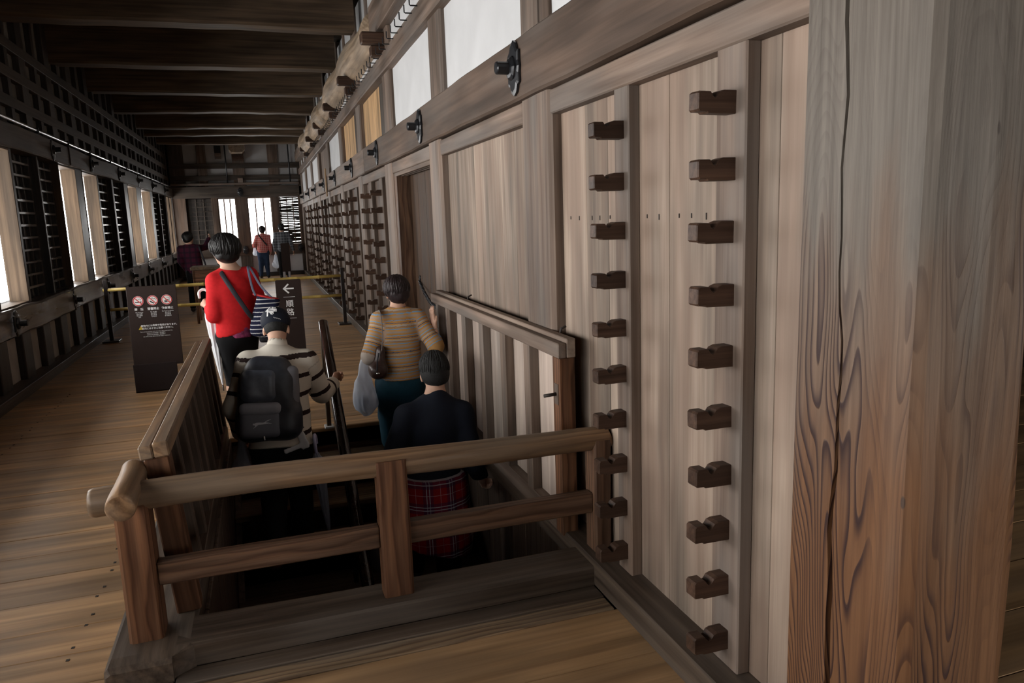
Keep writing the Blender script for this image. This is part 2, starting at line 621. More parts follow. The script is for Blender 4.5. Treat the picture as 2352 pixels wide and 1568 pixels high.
def tube_mesh(pts, radii, n=12, flat=1.0, flat_dir=None, caps=True, jitter=0.0):
    pts = [Vector(p) for p in pts]
    if not hasattr(radii, '__len__'):
        radii = [radii] * len(pts)
    vs, fs = [], []
    prev = None
    for i, p in enumerate(pts):
        t = (pts[min(i + 1, len(pts) - 1)] - pts[max(i - 1, 0)]).normalized()
        if flat_dir is not None:
            a = Vector(flat_dir) - t * t.dot(Vector(flat_dir))
        elif prev is not None:
            a = prev - t * prev.dot(t)
        else:
            a = Vector((0, 0, 1)).cross(t)
            if a.length < 0.1:
                a = Vector((1, 0, 0)).cross(t)
        a.normalize()
        prev = a
        bq = t.cross(a)
        for k in range(n):
            an = 2 * math.pi * k / n
            r = radii[i] * (1 + random.uniform(-jitter, jitter))
            vs.append(p + a * math.cos(an) * r * flat + bq * math.sin(an) * r)
    for i in range(len(pts) - 1):
        for k in range(n):
            fs.append((i * n + k, i * n + (k + 1) % n, (i + 1) * n + (k + 1) % n, (i + 1) * n + k))
    if caps:
        fs.append(tuple(range(n - 1, -1, -1)))
        b = (len(pts) - 1) * n
        fs.append(tuple(range(b, b + n)))
    return vs, fs


def tube(name, pts, radii, mat, parent=None, n=12, smooth=True, **kw):
    mk = {k: kw.pop(k) for k in ('flat', 'flat_dir', 'caps', 'jitter') if k in kw}
    vs, fs = tube_mesh(pts, radii, n, **mk)
    a = np.array([tuple(v) for v in vs])
    c = (a.min(0) + a.max(0)) / 2
    me = mesh_from(a - c, fs)
    return link(name, me, c, mat, parent, smooth=smooth, **kw)


def wave_beam(name, x0, x1, y0, y1, z0, z1, axis, mat, parent, amp=0.012, nseg=14, bev=0.02, **kw):
    """Hand-hewn timber: a long bevelled section whose faces wander a little."""
    lo, hi = [x0, y0, z0], [x1, y1, z1]
    oth = [i for i in range(3) if i != axis]
    cs = [((lo[i] + hi[i]) / 2, (hi[i] - lo[i]) / 2) for i in oth]
    (c1, h1), (c2, h2) = cs
    prof = [(-h1 + bev, -h2), (h1 - bev, -h2), (h1, -h2 + bev), (h1, h2 - bev), (h1 - bev, h2), (-h1 + bev, h2), (-h1, h2 - bev), (-h1, -h2 + bev)]
    vs, fs = [], []
    ph = [random.uniform(0, 6.28) for _ in range(6)]
    for s in range(nseg + 1):
        a = lo[axis] + (hi[axis] - lo[axis]) * s / nseg
        w1 = amp * (math.sin(a * 1.9 + ph[0]) + 0.5 * math.sin(a * 4.7 + ph[1]))
        w2 = amp * (math.sin(a * 1.6 + ph[2]) + 0.5 * math.sin(a * 5.1 + ph[3]))
        for (p, q) in prof:
            v = [0, 0, 0]
            v[axis] = a
            v[oth[0]] = c1 + p * (1 + 0.15 * w1 / max(amp, 1e-6) * 0.2) + w1
            v[oth[1]] = c2 + q + w2 + amp * 0.4 * math.sin(a * 9 + ph[4] + p * 20)
            vs.append(v)
    m = len(prof)
    for s in range(nseg):
        for k in range(m):
            fs.append((s * m + k, s * m + (k + 1) % m, (s + 1) * m + (k + 1) % m, (s + 1) * m + k))
    fs.append(tuple(range(m - 1, -1, -1)))
    fs.append(tuple(range(nseg * m, nseg * m + m)))
    a = np.array(vs, float)
    c = (a.min(0) + a.max(0)) / 2
    me = mesh_from(a - c, fs)
    bm = bmesh.new()
    bm.from_mesh(me)
    bmesh.ops.recalc_face_normals(bm, faces=bm.faces)
    bm.to_mesh(me)
    bm.free()
    if isinstance(mat, str):
        mat = W(mat, axis)
    return link(name, me, c, mat, parent, **kw)


_TXT = {}


def text_mesh(body, size, align='CENTER', extrude=0.0006, bold=0.0):
    cu = bpy.data.curves.new('txt', 'FONT')
    cu.body = body
    cu.size = size
    cu.align_x = align
    cu.align_y = 'CENTER'
    cu.extrude = extrude
    cu.offset = bold
    cu.resolution_u = 2
    o = bpy.data.objects.new('txt', cu)
    col.objects.link(o)
    dg = bpy.context.evaluated_depsgraph_get()
    me = bpy.data.meshes.new_from_object(o.evaluated_get(dg))
    bpy.data.objects.remove(o)
    bpy.data.curves.remove(cu)
    return me

# ================================================================== THE SETTING
# ------------------------------------------------------------------ floor
FX0, FX1 = -2.42, 1.275
floor = multibox('floor', [(-2.7, -0.40, -4.2, 25.2, -0.16, -0.032), (-0.40, 1.45, -4.2, 2.98, -0.16, -0.032),
                           (-0.40, 1.45, 6.02, 25.2, -0.16, -0.032)], VOID, kind='structure')
y = -4.1
PLANK_END = 9.2
while y < PLANK_END:
    w = random.uniform(0.22, 0.30)
    if 2.4 < y + w and y < 2.6:
        w = 2.6 - y
    y1 = y + w
    spans = [(FX0, FX1)]
    if 2.6 - 1e-6 <= y < 6.02:
        if y1 > 6.02:
            y1 = 6.02
        spans = [(FX0, -0.652)]
    dz = random.uniform(-0.002, 0.001)
    for (a, c) in spans:
        box('plank', a, c, y + 0.0015, y1 - 0.0015, -0.032, dz, 'floor', floor, bev=0.002)
    y = y1
far = []
while y < 25.0:
    far.append((FX0, FX1, y + 0.002, y + 0.258, -0.032, random.uniform(-0.002, 0.001)))
    y += 0.26
multibox('far_planks', far, W('floor', 0), floor, kind='stuff')
# nail rows across the planks
nl = []
for xr in (-0.83, -1.95):
    yy = 1.2
    while yy < 8.5:
        for k in range(2):
            xx = xr + random.uniform(-0.015, 0.015)
            nl.append((xx - 0.006, xx + 0.006, yy + 0.09 * k, yy + 0.09 * k + 0.014, -0.004, 0.0016))
        yy += 0.262
multibox('nail_heads', nl, NAIL, floor, kind='stuff')
# grained edge boards in front of the stair opening
box('edge_plank', -0.425, 1.26, 2.60, 2.695, -0.032, 0.003, 'edge', floor, bev=0.003)
box('edge_plank', -0.425, 1.26, 2.70, 2.80, -0.032, 0.008, 'sill', floor, bev=0.003)
box('edge_plank', -0.652, -0.43, 2.60, 2.80, -0.032, 0.004, 'sill', floor, bev=0.003)

floor_inner = multibox('floor_inner', [(1.45, 7.0, -4.2, 9.0, -0.16, -0.03)], VOID, kind='structure')
yy = -4.0
while yy < 6.0:
    box('plank', 1.62, 6.9, yy + 0.002, yy + 0.298, -0.03, random.uniform(-0.002, 0.001), 'floor', floor_inner, bev=0.002)
    yy += 0.30
box('threshold', 1.52, 1.62, -0.9, 1.10, -0.03, 0.04, 'black', floor_inner)

# ------------------------------------------------------------------ ceiling
ceiling = multibox('ceiling', [(-2.9, 7.0, -4.3, 25.4, 4.46, 4.56)], VOID, kind='structure')
yy = -4.0
while yy < 25:
    box('ceiling_board', -2.6, 1.5, yy + 0.004, yy + 0.396, 4.43, 4.462, 'ceil', ceiling, bev=0)
    yy += 0.4
for i, yb in enumerate((0.6, 2.95, 5.25, 7.55, 9.62, 12.0, 14.5, 16.7, 19.5, 20.85, 23.2)):
    sag = 0.006 if i < 7 else 0.012
    wave_beam('ceiling_beam', -2.75, 1.30, yb, yb + 0.34, 3.90 - (0.02 if i % 2 else 0), 4.42, 0, 'ceilbeam', ceiling, amp=sag, nseg=12, bev=0.03)

# ------------------------------------------------------------------ right wall
COLY = [(3.40, 3.79), (5.66, 6.03), (7.84, 8.28), (10.2, 10.6), (12.55, 12.95), (14.95, 15.35), (17.35, 17.75), (19.75, 20.15), (22.15, 22.55), (24.5, 24.9)]
wall_right = multibox('wall_right', [(1.46, 1.52, 1.44, 6.03, -0.1, 4.46), (1.46, 1.52, 7.84, 25.2, -0.1, 4.46), (1.46, 1.52, 6.03, 7.84, 2.2, 4.46),
                                     (1.46, 1.52, -4.2, -0.9, -0.1, 4.46), (1.46, 1.52, -0.9, 1.44, 2.3, 4.46)], VOID, kind='structure')
wr = wall_right
# sill along the whole wall
wave_beam('sill', 1.262, 1.46, -0.9 + 2.0, 12.6, 0.0, 0.115, 1, 'sill', wr, amp=0.0025, nseg=30, bev=0.008)
box('sill', 1.262, 1.46, 12.6, 24.95, 0.0, 0.115, 'sill', wr, bev=0.008)
# the heavy tie beam and the lintel below it
wave_beam('tie_beam', 1.30, 1.46, 1.46, 9.6, 2.20, 2.50, 1, 'beam', wr, amp=0.004, nseg=40, bev=0.012)
wave_beam('tie_beam', 1.30, 1.46, 9.6, 24.95, 2.20, 2.50, 1, 'post', wr, amp=0.004, nseg=40, bev=0.012)
prev = 1.46
for (a, c) in COLY:
    box('lintel', 1.345, 1.46, prev, a, 2.085, 2.195, 'post', wr, bev=0.006)
    prev = c
for i, (a, c) in enumerate(COLY):
    wave_beam('wall_post', 1.338, 1.47, a, c, 0.11, 2.21, 2, 'post', wr, amp=0.003, nseg=10, bev=0.02)
# board bays
def boards(y0, y1, z0, z1, x=1.40, preset='pale', wmin=0.19, wmax=0.33, seams=None):
    if seams is None:
        seams = [y0]
        while seams[-1] < y1 - 1e-6:
            w = random.uniform(wmin, wmax)
            nx = seams[-1] + w
            if y1 - nx < wmin * 0.7:
                nx = y1
            seams.append(nx)
    for a, c in zip(seams[:-1], seams[1:]):
        dx = random.uniform(-0.0012, 0.0012)
        box('board', x + dx, 1.462, a + 0.001, c - 0.001, z0, z1, preset, wr, bev=0.0015)
boards(1.46, 3.40, 0.11, 2.10, seams=[1.46, 1.80, 2.10, 2.40, 2.66, 2.90, 3.12, 3.40])
boards(3.79, 5.66, 0.11, 2.10, seams=[3.79, 4.10, 4.36, 4.62, 4.94, 5.16, 5.40, 5.66])
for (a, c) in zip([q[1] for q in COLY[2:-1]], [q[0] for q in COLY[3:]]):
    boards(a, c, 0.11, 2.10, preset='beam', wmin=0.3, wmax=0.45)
nl = []
for yy in (1.62, 1.9, 2.03, 2.16, 2.25, 2.33, 2.47, 2.56, 2.80, 2.88, 2.98, 3.06, 3.2, 3.3):
    nl.append((1.3975, 1.402, yy, yy + 0.004, 1.588 + random.uniform(-.004, .004), 1.606))
multibox('nail_heads', nl, NAIL, wr, kind='stuff')
# doorway between the second and third posts: jambs and a half-closed plank door
box('door_jamb', 1.36, 1.62, 7.70, 7.86, 0.11, 2.1, 'midrail', wr)
box('door_jamb', 1.36, 1.62, 6.02, 6.10, 0.11, 2.1, 'beam', wr)
box('track', 1.36, 1.385, 6.0, 7.86, 2.05, 2.09, 'post', wr)
box('track', 1.405, 1.43, 6.0, 7.86, 2.05, 2.09, 'post', wr)
box('track', 1.45, 1.475, 6.0, 7.86, 2.05, 2.09, 'post', wr)
door_1 = empty('door_1', (1.46, 7.1, 0.11), kind='structure')
for (a, c) in ((6.62, 6.98), (6.99, 7.34), (7.35, 7.69)):
    box('door_plank', 1.50, 1.54, a, c, 0.12, 2.06, 'door', door_1)
vs, fs = [], []
link('pull_ring', mesh_from(*tube_mesh([(0, 0.022 * math.cos(t * 0.5236), 0.022 * math.sin(t * 0.5236)) for t in range(13)], 0.006, 6)), (1.494, 7.45, 1.03), IRON, door_1, smooth=True)
# inner dark wall behind the doorway; unseen rear opening added to light the column
wall_inner = multibox('wall_inner', [(6.9, 7.0, -4.2, 9.0, -0.1, 4.5), (1.5, 7.0, 8.9, 9.0, -0.1, 4.5), (1.5, 7.0, -4.3, -4.2, -0.1, 0.6), (1.5, 7.0, -4.3, -4.2, 2.3, 4.5), (1.5, 2.2, -4.3, -4.2, 0.6, 2.3), (5.2, 7.0, -4.3, -4.2, 0.6, 2.3)], W('beam', 2), kind='structure')
portal('window_sky_portal', (3.7, -4.34, 1.45), 3.0, 1.7, (math.pi / 2, 0, 0))

# upper wall: posts, hook rail, plaster and boards
UP = [(1.15, 1.5), (3.62, 3.84), (5.57, 5.97), (7.78, 8.25), (10.2, 10.6), (12.55, 12.95), (14.95, 15.35), (17.35, 17.75), (19.75, 20.15), (22.15, 22.55), (24.5, 24.9)]
for (a, c) in UP:
    wave_beam('upper_post', 1.362, 1.46, a, c, 2.49, 4.4, 2, 'post', wr, amp=0.003, nseg=6, bev=0.015)
box('upper_post', 1.38, 1.46, 3.48, 3.60, 2.49, 4.4, 'beam', wr)
for i, (p, q) in enumerate(zip(UP[:-1], UP[1:])):
    a, c = p[1], q[0]
    if i in (3, 4, 6):
        e = a + 0.55
        box('infill_board', 1.415, 1.46, a, e, 2.49, 3.12, 'dim', wr)
        n = 4
        for k in range(n):
            w = (c - e) / n
            box('infill_board', 1.42, 1.46, e + k * w + 0.001, e + (k + 1) * w - 0.001, 2.49, 3.12, 'newwood' if i < 5 else 'post', wr, bev=0.001)
    else:
        box('plaster_panel', 1.40, 1.46, a, c, 2.49, 3.14, PLASTER, wr, bev=0)
    box('plaster_panel', 1.40, 1.46, a, c, 3.24, 4.3, PLASTER, wr, bev=0)
    box('middle_post', 1.375, 1.46, (a + c) / 2 - 0.06, (a + c) / 2 + 0.06, 3.28, 4.3, 'post', wr) if i > 2 else None
wave_beam('hook_rail', 1.32, 1.46, 3.85, 24.95, 3.11, 3.29, 1, 'post', wr, amp=0.003, nseg=40, bev=0.01)
hv, hf = tube_mesh([(0.05, 0, 0), (-0.035, 0, 0), (-0.042, 0, 0.006), (-0.042, 0, 0.062)], 0.0055, 6)
hook_me = mesh_from(hv, hf)
yy = 4.1
while yy < 20.5:
    link('hook', hook_me, (1.30, yy, 3.262), IRON, wr)
    yy += 0.222
# longitudinal log under the ceiling-beam ends, with brackets
def log(name, y0, y1, xc, zc, r, parent, mat):
    pts, rad = [], []
    n = max(8, int((y1 - y0) / 0.22))
    ph = random.uniform(0, 6)
    for k in range(n + 1):
        t = k / n
        yq = y0 + (y1 - y0) * t
        pts.append((xc + 0.02 * math.sin(yq * 0.9 + ph), yq, zc + 0.025 * math.sin(yq * 1.3 + ph)))
        rad.append(r * (1 + 0.10 * math.sin(yq * 2.64 + ph)))
    return tube(name, pts, rad, mat, parent, n=18, jitter=0.015)
log('longitudinal_log', 8.55, 14.6, 1.42, 3.66, 0.235, wr, W('log', 1))
log('longitudinal_log', 14.4, 20.6, 1.40, 3.62, 0.245, wr, W('log', 1))
box('wall_plate', 1.30, 1.46, 1.2, 8.5, 3.52, 3.86, 'post', wr)
box('wall_plate', 1.24, 1.46, 20.6, 24.9, 3.5, 3.8, 'post', wr)
for yb in (5.77, 8.0, 10.4, 12.75, 15.15, 17.55, 19.95):
    box('bracket', 1.13, 1.40, yb - 0.07, yb + 0.07, 3.38, 3.49, 'rack', wr, bev=0.012)
    box('bracket', 1.22, 1.40, yb - 0.06, yb + 0.06, 3.26, 3.36, 'rack', wr, bev=0.008)


def nail_cover(parent, x, y, z, face):
    """Leaf-shaped iron plate with a domed boss and a peg; face = -1 looks to -x, +1 to +x."""
    g = empty('nail_cover', (x, y, z))
    g.parent = parent
    g.location = Vector((x, y, z)) - WL[parent]
    out = [(0.0, 0.135), (0.035, 0.118), (0.052, 0.085), (0.078, 0.078), (0.075, 0.03), (0.085, 0.0), (0.075, -0.03), (0.078, -0.078),
           (0.052, -0.085), (0.035, -0.118), (0.0, -0.135)]
    poly = out + [(-p, q) for (p, q) in out[-2:0:-1]]
    vs, fs = [], []
    n = len(poly)
    for (s, d) in ((1.0, 0.0), (1.0, 0.011), (0.86, 0.017)):
        vs += [(face * d, p * s, q * s) for (p, q) in poly]
    vs.append((face * 0.02, 0, 0))
    for k in range(n):
        for r in range(2):
            fs.append((r * n + k, r * n + (k + 1) % n, (r + 1) * n + (k + 1) % n, (r + 1) * n + k))
        fs.append((2 * n + k, 2 * n + (k + 1) % n, 3 * n))
    if 'plate%d' % face not in BOXC:
        BOXC['plate%d' % face] = mesh_from(vs, fs)
        vs2, fs2 = [], []
        m = 16
        prof = [(0.060, 0.014), (0.058, 0.026), (0.048, 0.036), (0.032, 0.040), (0.032, 0.098), (0.027, 0.104), (0.0, 0.105)]
        for (r, d) in prof:
            for k in range(m):
                a = 2 * math.pi * k / m
                rr = r * (1 + (0.06 * math.cos(a * 6) if d < 0.038 and d > 0.02 else 0))
                vs2.append((face * d, rr * math.cos(a), rr * math.sin(a)))
        for j in range(len(prof) - 1):
            for k in range(m):
                fs2.append((j * m + k, j * m + (k + 1) % m, (j + 1) * m + (k + 1) % m, (j + 1) * m + k))
        BOXC['boss%d' % face] = mesh_from(vs2, fs2)
    link('plate', BOXC['plate%d' % face], (x, y, z), IRON, g)
    link('peg', BOXC['boss%d' % face], (x, y, z), IRON, g)
    return g


for yc in (3.74, 6.13, 8.47, 10.85, 13.28, 15.65, 18.0, 20.4, 22.8):
    nail_cover(wr, 1.297, yc, 2.352, -1)
# small vertical notice plaque hung on the far posts
box('plaque', 1.27, 1.29, 14.86, 14.98, 2.1, 2.62, 'newwood', wr, bev=0.004)

# ------------------------------------------------------------------ left wall
OPEN = [(-2.4, -1.5), (-1.2, -0.3), (0.0, 0.9), (1.2, 2.1), (2.4, 3.3), (3.6, 4.5), (4.8, 5.7), (6.0, 6.9), (7.2, 8.1), (8.4, 9.33),
        (11.43, 12.36), (12.84, 13.88), (16.95, 18.05), (18.75, 20.2), (23.55, 24.15), (24.35, 24.85)]
LATT = [(9.47, 10.40), (10.50, 11.38), (14.02, 15.20), (15.40, 16.50), (20.7, 21.9), (22.1, 23.3)]
wall_left = multibox('wall_left', [(-2.72, -2.60, -4.2, 25.2, -0.1, 0.88), (-2.72, -2.60, -4.2, 25.2, 2.50, 4.5)], VOID, kind='structure')
wl = wall_left
box('floor_sill', -2.62, -2.33, -4.1, 24.9, -0.01, 0.10, 'dim', wl)
for (a, c) in ((-4.1, 3.0), (3.0, 11.9), (11.9, 24.9)):
    wave_beam('lower_beam', -2.62, -2.36, a, c, 0.60, 0.88, 1, 'hewn', wl, amp=0.010, nseg=34, bev=0.02)
    wave_beam('upper_beam', -2.62, -2.38, a, c, 2.50, 2.76, 1, 'dim', wl, amp=0.004, nseg=24, bev=0.015)
for yc in (6.09, 8.47, 10.95, 13.3, 15.75, 18.05, 20.4, 22.9):
    nail_cover(wl, -2.352, yc, 0.74, 1)
    nail_cover(wl, -2.377, yc, 2.63, 1)
# dado: plaster between stout dark posts
yy = -3.9
while yy < 24.8:
    box('dado_post', -2.62, -2.43, yy, yy + 0.30, 0.09, 0.62, 'black', wl, bev=0.008)
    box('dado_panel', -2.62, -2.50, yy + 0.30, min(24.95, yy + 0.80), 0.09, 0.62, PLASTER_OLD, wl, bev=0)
    yy += 0.80
# above the windows: posts and penetrating rails over plaster, shade put into their colours
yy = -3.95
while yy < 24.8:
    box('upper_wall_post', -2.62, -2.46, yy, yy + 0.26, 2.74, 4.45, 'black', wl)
    box('upper_plaster', -2.62, -2.53, yy + 0.26, min(24.95, yy + 1.19), 2.74, 4.45, PLASTER_SHADED, wl, bev=0)
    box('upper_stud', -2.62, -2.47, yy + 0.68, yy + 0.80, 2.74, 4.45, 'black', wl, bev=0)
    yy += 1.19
for z in (2.98, 3.30, 3.62):
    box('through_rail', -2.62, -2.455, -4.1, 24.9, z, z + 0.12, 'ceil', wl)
tube('conduit', [(-2.40, q, 2.805) for q in (-4, 4, 10, 16, 24.8)], 0.021, plain('conduit_paint', (0.85, 0.86, 0.88), 0.25, metal=0.9), wl, n=10)
for yb in (8.2, 10.4, 11.9, 13.3, 15.0, 16.7, 18.5, 20.3, 22.1):
    box('conduit_clip', -2.425, -2.372, yb, yb + 0.03, 2.765, 2.832, IRON, wl, bev=0)

# unseen deep eaves and lower tiled roof outside the left windows, added to shape daylight
TILE = plain('roof_tile', (0.16, 0.165, 0.17), 0.7, noise=0.2, nscale=8)
EAVE = plain('eave_boards', (0.30, 0.28, 0.26), 0.9)
roof_eaves = multibox('roof_eaves', [(-4.1, -2.72, -5.0, 26.0, 2.62, 2.72)], EAVE, kind='structure')
_o = prism('roof_lower', [(-2.74, 0.45), (-5.6, -0.75), (-5.6, -0.9), (-2.74, 0.30)], 1, -5.0, 26.0, TILE)
_o['kind'] = 'structure'
# windows of the left wall
solid = sorted(OPEN + LATT)
wn = 0
edges = [(-4.1, -4.1)] + solid + [(24.95, 24.95)]
for (p, q) in zip(edges[:-1], edges[1:]):
    if q[0] - p[1] > 0.02:
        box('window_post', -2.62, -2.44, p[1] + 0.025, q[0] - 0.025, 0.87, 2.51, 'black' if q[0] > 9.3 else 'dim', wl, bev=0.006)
for (a, c) in OPEN:
    wn += 1
    w = empty('window_%d' % wn, (-2.5, (a + c) / 2, 0.88), kind='structure')
    box('reveal', -2.62, -2.435, c, c + 0.026, 0.875, 2.505, 'tan', w, bev=0.002)
    box('reveal', -2.62, -2.435, a - 0.026, a, 0.875, 2.505, 'tan', w, bev=0.002)
    box('sill_board', -2.62, -2.43, a, c, 0.868, 0.892, 'tan', w, bev=0.002)
    box('head_board', -2.62, -2.43, a, c, 2.478, 2.502, 'tan', w, bev=0.002)
for (a, c) in ((-2.4, 9.35), (11.4, 20.25)):
    portal('window_sky_portal', (-2.66, (a + c) / 2, 1.685), 1.60, c - a, (0, -math.pi / 2, 0))
for (a, c) in LATT:
    wn += 1
    w = empty('window_%d' % wn, (-2.5, (a + c) / 2, 0.88), kind='structure')
    gappy = 13.9 < a < 16.6
    nb = 5
    for k in range(nb):
        g = 0.006 if gappy and k in (1, 2, 3) else 0.0
        ww = (c - a) / nb
        box('shutter_board', -2.60, -2.575, a + k * ww + g, a + (k + 1) * ww - g, 0.88, 2.50, 'black', w, bev=0)
    for k in range(1, 4):
        yq = a + (c - a) * k / 4
        box('lattice_upright', -2.574, -2.545, yq - 0.014, yq + 0.014, 0.88, 2.50, 'black', w, bev=0)
    nbar = 11
    for k in range(nbar):
        zq = 1.0 + 1.40 * k / (nbar - 1)
        box('lattice_bar', -2.545, -2.52, a, c, zq - 0.013, zq + 0.013, 'hewn', w, bev=0.002)
    for (yq0, yq1) in ((a - 0.025, a + 0.04), (c - 0.04, c + 0.025)):
        box('shutter_stile', -2.60, -2.52, yq0, yq1, 0.88, 2.50, 'black', w, bev=0.003)

# ------------------------------------------------------------------ far end wall
YF = 25.0
FW = [(-1.15, -0.62), (-0.29, 0.43)]           # bright windows
wall_far = multibox('wall_far', [(-2.7, 1.5, YF + 0.2, YF + 0.3, -0.1, 1.0), (-2.7, 1.5, YF + 0.2, YF + 0.3, 2.44, 4.5), (-2.7, -1.15, YF + 0.2, YF + 0.3, 1.0, 2.44),
                                 (-0.62, -0.29, YF + 0.2, YF + 0.3, 1.0, 2.44), (0.43, 0.68, YF + 0.2, YF + 0.3, 1.0, 2.44), (1.30, 1.5, YF + 0.2, YF + 0.3, 1.0, 2.44)], VOID, kind='structure')
wf = wall_far
box('floor_sill', -2.42, 1.26, YF - 0.12, YF + 0.2, -0.01, 0.12, 'black', wf)
box('waist_beam', -2.42, 1.30, YF - 0.08, YF + 0.2, 0.66, 0.98, 'beam', wf)
box('head_beam', -2.42, 1.30, YF - 0.08, YF + 0.2, 2.46, 2.80, 'dim', wf)
box('cornice', -2.42, 1.30, YF - 0.12, YF + 0.2, 2.84, 2.90, 'post', wf)
for (a, c) in ((-2.42, -2.05), (-0.62, -0.29), (0.43, 0.66), (1.24, 1.46), (-1.32, -1.15)):
    box('wall_post', a, c, YF - 0.04, YF + 0.2, 0.1, 2.47, 'beam', wf)
    box('wall_post', a, c, YF - 0.06, YF + 0.2, 0.1, 0.66, 'dim', wf)
for (a, c) in ((-2.05, -1.32), (-1.15, -0.62), (-0.29, 0.43), (0.66, 1.24)):
    box('dado_panel', a, c, YF + 0.02, YF + 0.2, 0.1, 0.67, PLASTER, wf, bev=0)
for x in (-0.45, 1.20):
    gg = nail_cover(wf, x, YF - 0.09, 0.84, -1)
    gg.rotation_euler = (0, 0, math.pi / 2)
gg = nail_cover(wf, -0.46, YF - 0.09, 2.62, -1)
gg.rotation_euler = (0, 0, math.pi / 2)
box('upper_plaster', -2.42, 1.46, YF + 0.08, YF + 0.2, 2.78, 4.45, PLASTER, wf, bev=0)
for (a, c) in ((-2.42, -2.0), (-1.62, -1.36), (-0.62, -0.28), (0.42, 0.72), (1.28, 1.46)):
    box('upper_post', a, c, YF - 0.02, YF + 0.2, 2.8, 4.45, 'post' if a > -2 else 'dim', wf)
for z in (2.98, 3.34):
    box('through_rail', -2.42, 1.46, YF - 0.03, YF + 0.2, z, z + 0.15, 'dim', wf)
wave_beam('beam_end', -0.66, -0.22, YF - 1.1, YF + 0.15, 3.72, 4.12, 1, 'log', wf, amp=0.01, nseg=6, bev=0.08)
box('beam_bracket', -0.60, -0.27, YF - 0.5, YF + 0.1, 3.56, 3.72, 'rack', wf)
for x in (-0.80, 1.05):
    tube('iron_rod', [(x, YF - 0.08, 2.9), (x, YF - 0.08, 4.4)], 0.02, IRON, wf, n=8)
box('alarm_box', -1.10, -0.92, YF - 0.03, YF + 0.08, 3.80, 4.02, IRON, wf)
box('alarm_plate', -1.10, -0.92, YF + 0.02, YF + 0.08, 3.62, 3.80, 'post', wf)
box('switch_box', -0.5, -0.35, YF - 0.14, YF - 0.03, 2.9, 3.05, 'post', wf)
for i, (a, c) in enumerate(FW):
    wn += 1
    w = empty('window_%d' % wn, ((a + c) / 2, YF, 1.0), kind='structure')
    box('frame', a, a + 0.03, YF - 0.02, YF + 0.24, 0.98, 2.46, 'post', w)
    box('frame', c - 0.03, c, YF - 0.02, YF + 0.24, 0.98, 2.46, 'post', w)
    box('frame', a, c, YF - 0.02, YF + 0.24, 2.42, 2.46, 'post', w)
    box('frame', a, c, YF - 0.02, YF + 0.24, 0.98, 1.01, 'tan', w)
    for k in (1, 2):
        x = a + (c - a) * k / 3
        box('window_bar', x - 0.022, x + 0.022, YF + 0.30, YF + 0.36, 0.9, 2.6, PLASTER, w)
# lattice windows of the far wall: gappy woven laths on the right, boarded on the left
wn += 1
w = empty('window_%d' % wn, (0.97, YF, 1.0), kind='structure')
for k in range(27):
    z = 1.02 + 1.40 * k / 26
    t = random.uniform(-0.018, 0.018)
    h = random.uniform(0.020, 0.030)
    prism('lath', [(0.66, z - h + t), (1.30, z - h - t), (1.30, z + h - t), (0.66, z + h + t)], 1, YF + 0.12, YF + 0.135, W('black', 0), w)
for k in range(4):
    x = 0.68 + 0.19 * k
    box('lattice_upright', x, x + 0.03, YF + 0.06, YF + 0.11, 1.0, 2.44, 'rack', w)
portal('window_sky_portal', (0.08, YF + 0.42, 1.71), 2.5, 1.42, (math.pi / 2, 0, math.pi))
wn += 1
w = empty('window_%d' % wn, (-1.7, YF, 1.0), kind='structure')
for k in range(5):
    box('shutter_board', -2.05 + 0.146 * k, -1.906 + 0.146 * k, YF + 0.12, YF + 0.15, 1.0, 2.44, 'black', w, bev=0)
for k in range(10):
    z = 1.08 + 0.14 * k
    box('lattice_bar', -2.05, -1.32, YF + 0.07, YF + 0.09, z - 0.012, z + 0.012, 'dim', w, bev=0)
for k in range(4):
    x = -2.02 + 0.22 * k
    box('lattice_upright', x, x + 0.03, YF + 0.09, YF + 0.12, 1.0, 2.44, 'dim', w, bev=0)

# boarded end wall behind the camera
wall_near = multibox('wall_near', [(-2.7, 1.5, -4.3, -4.2, -0.1, 4.5)], W('beam', 2), kind='structure')

# ------------------------------------------------------------------ shaft of the stair opening
wall_shaft = multibox('wall_shaft', [(-0.46, -0.36, 2.9, 6.3, -3.0, -0.03), (1.42, 1.52, 2.9, 6.3, -3.0, -0.03), (-0.46, 1.52, 2.86, 2.98, -3.0, -0.03),
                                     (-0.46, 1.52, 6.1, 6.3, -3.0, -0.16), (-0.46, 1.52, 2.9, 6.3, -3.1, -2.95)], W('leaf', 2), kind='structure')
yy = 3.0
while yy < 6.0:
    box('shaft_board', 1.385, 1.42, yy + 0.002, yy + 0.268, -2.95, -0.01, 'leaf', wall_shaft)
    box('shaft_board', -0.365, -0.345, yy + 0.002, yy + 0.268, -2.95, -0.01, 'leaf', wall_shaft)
    yy += 0.27
trim_1 = empty('trim_1', (0.4, 2.9, 0.0), kind='structure')     # kerb round the opening
wave_beam('kerb', -0.422, 1.262, 2.80, 3.02, 0.0, 0.098, 0, 'sill', trim_1, amp=0.002, nseg=20, bev=0.010)
